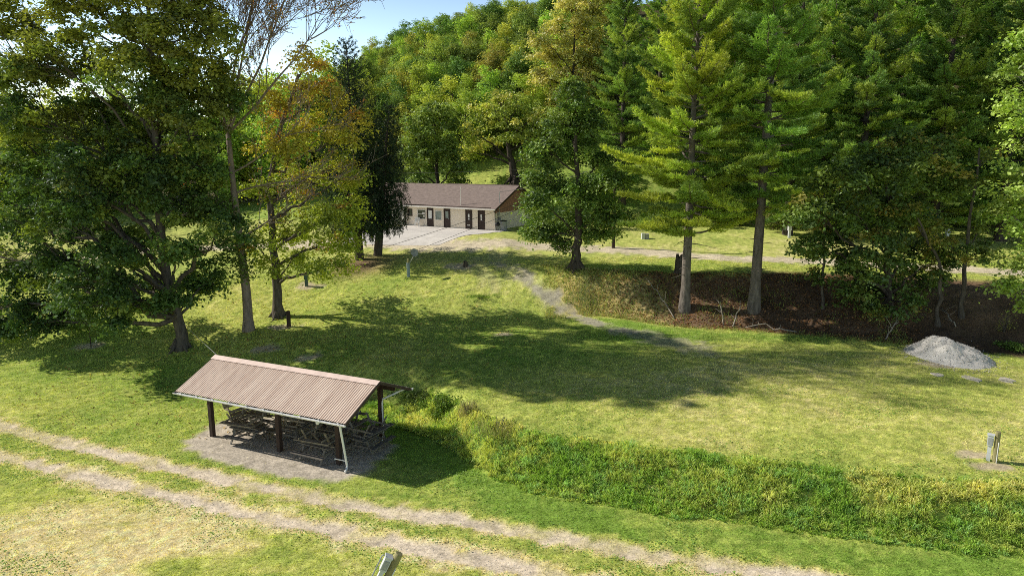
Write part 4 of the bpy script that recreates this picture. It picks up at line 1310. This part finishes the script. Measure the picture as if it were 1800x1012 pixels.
def window(x0, x1, z0, z1, y, frame, glass, bars=()):
    m = MB(); f = .07
    m.box(x0 - f, x0, y - .05, y - .002, z0 - f, z1 + f); m.box(x1, x1 + f, y - .05, y - .002, z0 - f, z1 + f)
    m.box(x0, x1, y - .05, y - .002, z0 - f, z0); m.box(x0, x1, y - .05, y - .002, z1, z1 + f)
    for t, a in bars:
        if t == 'h': m.box(x0, x1, y - .045, y - .012, a - .025, a + .025)
        else: m.box(a - .025, a + .025, y - .045, y - .012, z0, z1)
    wdo = m.build('window', frame, B)
    MB().box(x0, x1, y - .011, y - .002, z0, z1).build('pane', glass, wdo)
    return wdo


window(-7.48, -6.72, .85, 1.75, 0, M_trim, M_glass)
window(-9.85, -8.85, .85, 1.8, 0, M_trim, M_glassd, (('h', 1.38),))
window(-11.1, -10.7, 1.15, 1.8, 0, M_dark, M_glassd)
m = MB(); m.box(-9.1, -8.8, -.24, -.06, 1.35, 1.6); m.box(-9.0, -8.84, -.2, -.06, 1.08, 1.26); m.build('wall_box', M_trim, B)
# service mast, meter and conduit on the gable
m = MB(); m.tube([(.30, .45, BH - .9), (.30, .45, BH + 1.5), (.36, .45, BH + 1.6)], .035, 7)
m.tube([(.07, .5, 1.0), (.07, .5, BH - .75)], .03, 6); m.box(.052, .22, .38, .62, 1.55, 1.95); m.build('service_mast', M_grey, B)
MB().box(.052, .2, .62, .86, 1.0, 1.4).build('meter_box', M_grey, B)
# gable siding ribs
m = MB()
for i in range(1, 11): m.box(.002, .012, i * .76 - .02, i * .76 + .02, 0, BH - .63)
m.build('batten', M_wall, B)


def bl(u, v, z=0):
    return (BU[0] + bax[0] * u + bn[0] * v, BU[1] + bax[1] * u + bn[1] * v, BZ + z)


MB().box(-11.5, 1.2, -1.15, -.002, -.2, .06).build('walkway', M_conc, B)
# chair by the door
ch = empty('plastic_chair', bl(-9.6, -.6, .06), 'white plastic chair standing against the front wall of the building', 'chair', rz=BU_A + .4)
MB().box(-.25, .25, -.24, .24, .40, .44).build('seat', M_white, ch)
m = MB()
for i in range(4): m.bar((-.21 + i * .14, .23, .45), (-.21 + i * .14, .33, .9), .09, .02)
m.box(-.25, .25, .315, .345, .86, .94); m.build('backrest', M_white, ch)
for x in (-.24, .24):
    MB().box(x - .03, x + .03, -.22, .28, .62, .655).build('armrest', M_white, ch)
    for y in (-.21, .22): MB().tube([(x, y, 0), (x * .95, y, .62 if y < 0 else .5)], .025, 6).build('leg', M_white, ch)
tc_ = empty('trash_can', bl(.72, .55, 0.0), 'dark trash can at the front right corner of the building', 'trash can', rz=BU_A)
tc_.location.z = hz(tc_.location.x, tc_.location.y)
MB().tube([(0, 0, 0), (0, 0, .95)], [.3, .36], 14).build('bin', M_grey, tc_, smooth=False)
MB().tube([(0, 0, .952), (0, 0, 1.0), (0, 0, 1.08)], [.39, .38, .1], 14).build('lid', M_black, tc_)
g = empty('gas_grill', bl(.45, -.25, 0), 'low black grill standing by the corner downspout of the building', 'grill', rz=BU_A)
g.location.z = hz(g.location.x, g.location.y)
a = np.linspace(0, np.pi, 8)
MB().tube([(0, 0, .5 + .22 * (1 - math.cos(t))) for t in a], .26 * np.sin(a) + .01, 12).build('kettle', M_black, g, smooth=True)
for q in range(3): MB().tube([(.1 * math.cos(q * 2.1), .1 * math.sin(q * 2.1), .56), (.28 * math.cos(q * 2.1), .28 * math.sin(q * 2.1), 0)], .018, 6).build('leg', M_grey, g)

# small grey shed high behind the spruce
hs = empty('hill_shed', SHED, 'small pale grey shed half hidden behind the dark spruces', 'shed', rz=.3)
zt = 2.3
MB().box(-.9, .9, -1, 1, -.5, zt).build('wall', M_grey, hs)
m = MB(); V = [(x, y, z) for x in (-1.1, 1.1) for y, z in ((-1.2, zt + .005), (1.2, zt + .005), (0, zt + .7))]
m.add(V, [(0, 1, 4, 3), (1, 2, 5, 4), (2, 0, 3, 5)], [(0, 2, 1), (3, 4, 5)]); m.build('roof', M_grey, hs)

# ------------------------------------------------------------------ pole and wires
pb = ground(1078, 436)
up = empty('utility_pole', pb, 'dark wooden utility pole half hidden by the round maple', 'utility pole')
MB().tube([(0, 0, -.4), (0, 0, 8.2)], [.16, .11], 10).build('pole', M_post, up)
MB().bar((-.9, 0, 7.6), (.9, 0, 7.6), .1, .12).build('crossarm', M_post, up)
MB().box(-.14, .14, -.32, -.16, 1.1, 1.6).build('meter_box', M_grey, up)
M_wire = mat('wire', (.05, .05, .05), .6, 4, .2)


def wire(a, b, sag, label, r=.014, name='power_line'):
    a = np.array(a); b = np.array(b); t = np.linspace(0, 1, 24)[:, None]
    p = a + (b - a) * t; p[:, 2] -= (sag * 4 * t * (1 - t))[:, 0]
    o = MB().tube(p, r, 5).build(name, M_wire); o.location = (0, 0, 0)
    return tag(o, label, 'wire')


mast = bl(.36, .45, BH + 1.55)
wire(mast, pb + [-.7, 0, 7.6], .35, 'thin service wire running from the building gable into the round maple', .02)
far_l = np.array([-62, 60, 9.0])
wire(pb + [-.9, 0, 7.62], bl(-30, -8, 6.5), .8, 'thin overhead wire passing in front of the building roof', .014)
pt_ = pb + [.9, 0, 7.62]
wire(at(560, 470, 55), pt_, .3, 'thin wire slanting up across the parking lot and building front, left of two', .016)
wire(at(650, 470, 55), pt_ - [.5, 0, 0], .3, 'thin wire slanting up across the parking lot and building front, right of two', .016)
wire(at(160, 425, 52), at(640, 362, 66), .5, 'thin overhead wire crossing behind the big maple at left, upper of two', .014)
wire(at(40, 520, 44), at(560, 440, 60), .5, 'thin overhead wire crossing behind the big maple at left, lower of two', .014)
# guy cable from the maple to the shelter ridge
wr = SM @ Vector((-SL + .1, SS, SZE + SR + .07))
mb_ = ground(318, 612)
wire((mb_[0] + .45, mb_[1] - .35, mb_[2] + 1.9), wr, .05, 'taut pale cable tied from the big maple trunk to the shelter ridge', .011, 'guy_cable').data.materials[0] = M_grey

# ------------------------------------------------------------------ campsite pedestals and posts
M_treated = mat('treated_post', (.30, .27, .13), .85, 6, .35, .4, stretch=(1, 1, .2))
M_box = mat('grey_box', (.60, .62, .64), .5, 3, .12)


def pedestal(loc, label, rz=0, tilt=(0, 0), H=1.3, wood=M_treated, pr=.1):
    t = empty('utility_pedestal', loc, label, 'power pedestal', rz=rz)
    t.rotation_euler = (tilt[0], tilt[1], rz)
    m = MB(); m.tube([(0, 0, -.5), (0, 0, H - .02), (0, 0, H)], [pr, pr * .97, pr * .88], 14); m.build('post', wood, t, smooth=False)
    m = MB(); x = -pr - .13
    m.box(x - .07, x + .07, -.07, .07, -.4, H * .52); b_ = m.build('pedestal_leg', M_box, t)
    m = MB(); m.box(x - .11, x + .11, -.11, .11, H * .522, H * .85); m.box(x - .13, x + .13, -.14, .13, H * .852, H * .875)
    bb = m.build('outlet_box', M_box, t)
    MB().box(x - .08, x + .08, -.125, -.112, H * .56, H * .78).build('cover', M_grey, bb)
    MB().tube([(pr * .6, -pr * .95, -.2), (pr * .6, -pr * .95, H * .62), (pr * .6, -pr * .6, H * .68)], .018, 6).build('water_pipe', M_white, t)
    return t


pedestal(ground(1748, 812), 'treated timber post with a white electrical box, alone on the right lawn', rz=-.62, H=1.32)
p = flat_hit(668, 1040, 0)
t = pedestal((p[0], p[1], hz(p[0], p[1])), 'leaning round post with grey metal box at the bottom edge of the photo', rz=.2, tilt=(R_(2), R_(26)), H=1.5, pr=.13)
MB().tube([(-.5, -.06, -.3), (-.5, -.06, 1.25), (-.47, -.06, 1.33), (-.40, -.06, 1.33)], .022, 6).build('standpipe', M_grey, t)

b = ground(718, 486)
t = empty('satellite_dish', b, 'grey satellite dish on a bent arm over a bluish post on the lawn', 'satellite dish')
M_bluepipe = mat('blue_grey_pipe', (.26, .33, .38), .6, 4, .2)
MB().tube([(0, 0, -.3), (0, 0, 1.15)], .13, 12).build('post', M_bluepipe, t)
MB().tube([(0, 0, 1.152), (0, 0, 1.5)], [.1, .07], 8).build('cap', M_treated, t)
MB().tube([(.1, 0, 1.1), (.22, 0, 1.3), (.42, 0, 1.62), (.52, 0, 1.86)], .035, 6).build('arm', M_grey, t)
m = MB(); k = 18; rings = 5; V = []; F = []
c = Vector((.55, -.12, 2.02)); nrm = Vector((.55, -.75, .35)).normalized(); ux = nrm.cross(Vector((0, 0, 1))).normalized(); uy = nrm.cross(ux)
for j in range(rings + 1):
    for i in range(k):
        r = .33 * j / rings; a = 6.283 * i / k
        V.append(tuple(c + ux * (r * math.cos(a)) + uy * (r * 1.05 * math.sin(a)) + nrm * (.5 * r * r)))
for j in range(rings):
    for i in range(k): F.append((j * k + i, j * k + (i + 1) % k, (j + 1) * k + (i + 1) % k, (j + 1) * k + i))
m.add(V, F); m.build('dish', M_grey, t, smooth=True)
MB().tube([tuple(c - uy * -.4), tuple(c + nrm * .45 + uy * .25)], .014, 5).build('feed_arm', M_grey, t)

b = ground(508, 574)
o = MB().tube([(0, 0, -.3), (0, 0, 1.12), (0, 0, 1.16)], [.15, .15, .12], 12).build('wooden_post', M_post); o.location = tuple(b)
tag(o, 'thick dark wooden post at the edge of the tree shade, right of the autumn tree', 'post')
b = ground(1714, 356); 
o = MB().tube([(0, 0, -.3), (0, 0, 2.4), (0, 0, 2.44)], [.2, .19, .16], 10).build('wooden_post', M_post)
p = at(1714, 352, 76); o.location = (p[0], 76, hz(p[0], 76)); tag(o, 'tall dark post in the gap of bright grass under the pine wood', 'post')


def hookup(loc, label, H=.9, m1=None):
    t = empty('hookup_box', loc, label, 'utility box')
    MB().box(-.11, .11, -.1, .1, -.2, H * .62).build('pedestal_leg', M_box if m1 is None else m1, t)
    bx_ = MB().box(-.16, .16, -.15, .15, H * .622, H).build('outlet_box', M_box if m1 is None else m1, t)
    MB().box(-.18, .18, -.19, .17, H + .002, H + .04).build('lid', M_grey, bx_)
    return t


M_teal = mat('teal_paint', (.07, .12, .12), .6, 4, .25)
hookup(ground(539, 503), 'small dark teal hookup box on a bare patch behind the autumn tree', .95, M_teal)
hookup(ground(1387, 418), 'pale grey hookup box on the far grass right of the pine trunks', 1.2)
hookup(ground(1664, 425), 'grey hookup box seen through the leaves on the far grass at right', 1.2)
t = empty('transformer_box', ground(1133, 420), 'pair of low grey utility cabinets on the far grass left of the pine trunk', 'utility box')
MB().box(-.32, .02, -.25, .25, -.2, .55).build('cabinet', M_box, t); MB().box(.06, .40, -.22, .22, -.2, .5).build('cabinet', M_grey, t)


def stump(loc, r, H, label, m_):
    o = np.random.default_rng(int(r * 1000))
    mb = MB(); k = 14; V = []; F = []
    for j, (z, f) in enumerate(((-.2, 1.35), (.05, 1.2), (H * .3, 1.0), (H * .8, .93))):
        for i in range(k): V.append((r * f * math.cos(6.283 * i / k) * (1 + .12 * math.sin(i * 2.3)), r * f * math.sin(6.283 * i / k) * (1 + .12 * math.sin(i * 2.3)), z))
    for i in range(k): V.append((r * .9 * math.cos(6.283 * i / k), r * .9 * math.sin(6.283 * i / k), H * (1 + .18 * math.sin(i * 1.7 + 1))))
    V.append((0, 0, H * .96))
    for j in range(4):
        for i in range(k): F.append((j * k + i, j * k + (i + 1) % k, (j + 1) * k + (i + 1) % k, (j + 1) * k + i))
    ob = mb.add(V, F, [(4 * k + i, 4 * k + (i + 1) % k, 5 * k) for i in range(k)]).build('tree_stump', m_)
    ob.location = tuple(loc)
    return tag(ob, label, 'stump')


stump(ground(1193, 480), .3, 1.35, 'tall dark broken stump beside the left pine trunk on top of the slope', M_bark_dark)
stump(ground(818, 468), .2, .4, 'small stump on a pale bare mound on the sunny lawn before the building', M_bark_dark)

# ------------------------------------------------------------------ gravel pile
M_gravel = mat('grey_gravel', (.64, .60, .55), .95, 16, .3, .4, bscale=55, c2=(.78, .74, .68))
c0 = ground(1692, 640)
k = 70; V = []
ptop = at(1690, 578, c0[1] + 1.2)
Hh = 1.25
for j in range(k):
    for i in range(k):
        u = (i / (k - 1) - .5) * 2; v = (j / (k - 1) - .5) * 2
        x = c0[0] + u * 2.3; y = c0[1] + 1.4 + v * 2.5
        r = math.hypot(u * 1.04 + .12 * math.sin(v * 2), v * 1.02)
        hgt_ = Hh * max(0, 1 - r ** 1.45) * (1 - .25 * math.exp(-((u - .25) ** 2 + (v + .1) ** 2) * 14))
        a = fbm(np.array(x * .9), np.array(y * .9), 201, 3).item() - .5; b_ = vnoise(np.array(x * 6.), np.array(y * 6.), 205).item() - .5
        V.append((x, y, hgt_ * (1 + a * .75) + b_ * .08 * min(1, hgt_) - .05 if r < 1.02 else -.3))
V = np.array(V); V[:, 2] += hgt(V[:, 0], V[:, 1]); V -= c0
ii = np.arange(k * k).reshape(k, k)
F = np.stack([ii[:-1, :-1], ii[:-1, 1:], ii[1:, 1:], ii[1:, :-1]], -1).reshape(-1, 4)
o = np_mesh('gravel_pile', V, [F], M_gravel, smooth=True); o.location = tuple(c0)
tag(o, 'grey heap of gravel at the foot of the wooded slope at right', 'gravel pile')

kk = RNG.choice(len(V), 2600); pv = V[kk] + c0
ok_ = pv[:, 2] > hgt(pv[:, 0], pv[:, 1]) - .04
pv = pv[ok_] + RNG.normal(0, .05, (ok_.sum(), 3)) * [1, 1, .1]
a_ = RNG.uniform(0, 6.283, 700); rr_ = 1 + RNG.exponential(.14, 700)
ex = c0[0] + np.cos(a_) * 2.2 * rr_; ey = c0[1] + 1.4 + np.sin(a_) * 2.4 * rr_
stones('pile_stones', np.r_[pv[:, 0], ex], np.r_[pv[:, 1], ey], np.r_[pv[:, 2], hgt(ex, ey) + .01], .02 + .05 * RNG.random(len(pv) + 700) ** 3, M_peb, 'loose stones lying on and spilled around the gravel pile')

M_stone = mat('pale_stone', (.62, .56, .46), .95, 5, .35, .6)
for i, (px, py, rx, lab) in enumerate(((1648, 659, .34, 'small pale flat slab in the grass, left of the three below the gravel pile'), (1709, 666, .5, 'pale flat slab in the grass, middle one of three below the gravel pile'),
                                       (1768, 668, .42, 'pale flat slab in the grass, right of the three below the gravel pile'))):
    b = ground(px, py); rg = np.random.default_rng(300 + i); k = 12
    rr = rg.uniform(.6, 1.15, k); V = []
    for z, f in ((-.15, 1), (.02, 1), (.035, .93)):
        for q in range(k): V.append((rx * f * rr[q] * math.cos(6.283 * q / k), rx * 1.2 * f * rr[q] * math.sin(6.283 * q / k), z))
    V.append((0, 0, .04)); F = []
    for j in range(2):
        for q in range(k): F.append((j * k + q, j * k + (q + 1) % k, (j + 1) * k + (q + 1) % k, (j + 1) * k + q))
    o = MB().add(V, F, [(2 * k + q, 2 * k + (q + 1) % k, 3 * k) for q in range(k)]).build('flat_stone', M_stone); o.location = tuple(b)
    tag(o, lab, 'stone slab', 'pale slabs below the gravel pile')

# sapling tied to a stake under the big maple
b = ground(160, 610)
t = empty('young_sapling', b, 'thin staked sapling in a mulch ring, under the low branches of the big maple', 'tree')
MB().tube([(0, 0, -.2), (.02, 0, 1.1), (0, .03, 2.3)], [.03, .025, .01], 6).build('trunk', M_post, t)
P = np.array([0, 0, 2.1]) + RNG.normal(0, 1, (500, 3)) * [.35, .35, .4]
V, F = leaf_arrays(P, unit(500) + [0, 0, .6], .14)
np_mesh('crown', V, [F], M_leaf, t, col_=np.repeat(np.array([.07, .10, .02]) * RNG.uniform(.6, 1.4, (500, 1)), 4, 0))

# fallen branches on the slope
for i, (pa, pb_, lab) in enumerate((((1135, 492), (1185, 560), 'long pale fallen branch lying down the slope left of the left pine'), ((1240, 520), (1272, 572), 'forked dead stick standing in the soil between the two pines'),
                                    ((1285, 534), (1288, 575), 'short upright dead stick between the two pines'), ((1548, 560), (1556, 598), 'bent dead sapling stub below the maple thicket'),
                                    ((1655, 545), (1680, 575), 'fallen pale branch on the ground behind the gravel pile'), ((1310, 578), (1400, 584), 'heap of pale dead twigs at the foot of the right pine slope'))):
    a = ground(*pa); b = ground(*pb_); a = a + [0, 0, .12]; b = b + [0, 0, .03]
    if i in (1, 2, 3): a = np.array([b[0] + (a[0] - b[0]) * .8, b[1] + .1, b[2] + (1.6, 1.4, 1.2)[i - 1]])
    mb = MB(); cv = curve(a, b, 8, .05, .03); mb.tube(cv, np.linspace(.025, .05, 8), 6)
    for q in range(5):
        s_ = cv[1 + q]; mb.tube(curve(s_, s_ + RNG.normal(0, .3, 3) + [0, 0, .3], 4, .02, .04), np.linspace(.022, .008, 4), 5)
    o = mb.build('fallen_branch', M_bark_pale, smooth=True); tag(o, lab, 'branch')


# shrubs
def shrub(px, py, r, H, label, cs, n=1500, sz=.14, name='shrub', straw=False):
    b = ground(px, py)
    t = empty(name, b, label, 'shrub')
    mb = MB()
    for q in range(14):
        a = RNG.random() * 6.28; mb.tube(curve((0, 0, -.1), (math.cos(a) * r * RNG.uniform(.2, .9), math.sin(a) * r * RNG.uniform(.2, .9), H * RNG.uniform(.6, 1)), 5, .08, .03), np.linspace(.018, .006, 5), 4, cap=False)
    mb.build('stems', M_bark, t)
    lc = np.stack([RNG.normal(0, r * .6, 11), RNG.normal(0, r * .45, 11), RNG.uniform(.1, .75, 11) * H], 1)
    P = lc[RNG.integers(0, 11, n)] + RNG.normal(0, 1, (n, 3)) * [r * .24, r * .24, H * .17]
    P[:, 2] = np.abs(P[:, 2]) + .03
    if straw:
        V, F = needles(P * [1, 1, .6], unit(n) * .5 + [0, 0, 1], H * .45 * RNG.uniform(.5, 1.2, n), .02)
    else: V, F = leaf_arrays(P, unit(n) * .8 + [0, 0, .7], sz * RNG.uniform(.6, 1.3, n))
    C = np.repeat(pal(n, cs, [1] * len(cs)) * RNG.uniform(.6, 1.4, (n, 1)), 4, 0)
    np_mesh('leaves', V, [F], M_weed, t, col_=C)


shrub(822, 735, .5, 1.0, 'pale straw coloured grass clump at the near end of the bank behind the shelter', [(.36, .31, .19), (.24, .24, .08)], 500, name='grass_clump', straw=True)
shrub(775, 725, .7, .9, 'lush green weed clump behind the right end of the shelter', [(.10, .17, .03), (.14, .19, .035)], 1800, .12)
shrub(878, 765, .9, .9, 'grey green dry weed clump on the rounded end of the bank', [(.20, .21, .07), (.16, .20, .05), (.32, .28, .14)], 900, name='grass_clump', straw=True)
shrub(735, 705, .8, .5, 'dark leafy weed clump in the tree shade behind the shelter roof', [(.07, .11, .025), (.10, .13, .03)], 1500, .11)
shrub(845, 525, .8, .38, 'low patch of taller green grass beside the gravel driveway', [(.12, .19, .035), (.15, .21, .04)], 900, .12, straw=True)  # a patch of taller grass, built with the shrub function
shrub(1785, 618, .7, .6, 'small green weed bush at the right foot of the gravel pile', [(.14, .20, .05), (.10, .16, .03)], 1300, .12)
shrub(1765, 585, .35, 1.5, 'tall yellowish seeding weed stalk behind the gravel pile', [(.24, .22, .07), (.18, .2, .05)], 260, .10)

for i in range(16):
    px = 1075 + i * 46 + RNG.uniform(-12, 12)
    q = at(px, 390, 76 + RNG.uniform(-1, 3)); Hs = RNG.uniform(1.1, 2.2)
    t = empty('shrub', (q[0], q[1], hz(q[0], q[1])), 'low leafy bush in the row along the far grass edge below the pines', 'shrub', 'bushes along the pine wood edge')
    nn = 900; P = unit(nn) * (RNG.random(nn) ** .4)[:, None] * [1.7, 1.3, Hs * .5] + [0, 0, Hs * .5]
    V, F = leaf_arrays(P, unit(nn) * .8 + [0, 0, .7], .22 * RNG.uniform(.5, 1.3, nn))
    np_mesh('leaves', V, [F], M_weed, t, col_=np.repeat(pal(nn, [(.10, .14, .03), (.15, .18, .04), (.20, .19, .06)], [3, 2, 1]) * RNG.uniform(.6, 1.4, (nn, 1)), 4, 0))
    mb = MB()
    for k in range(6): mb.tube(curve((0, 0, -.1), (RNG.uniform(-1, 1), RNG.uniform(-.8, .8), Hs * .8), 5, .05, .03), np.linspace(.03, .01, 5), 4, cap=False)
    mb.build('stems', M_bark, t)
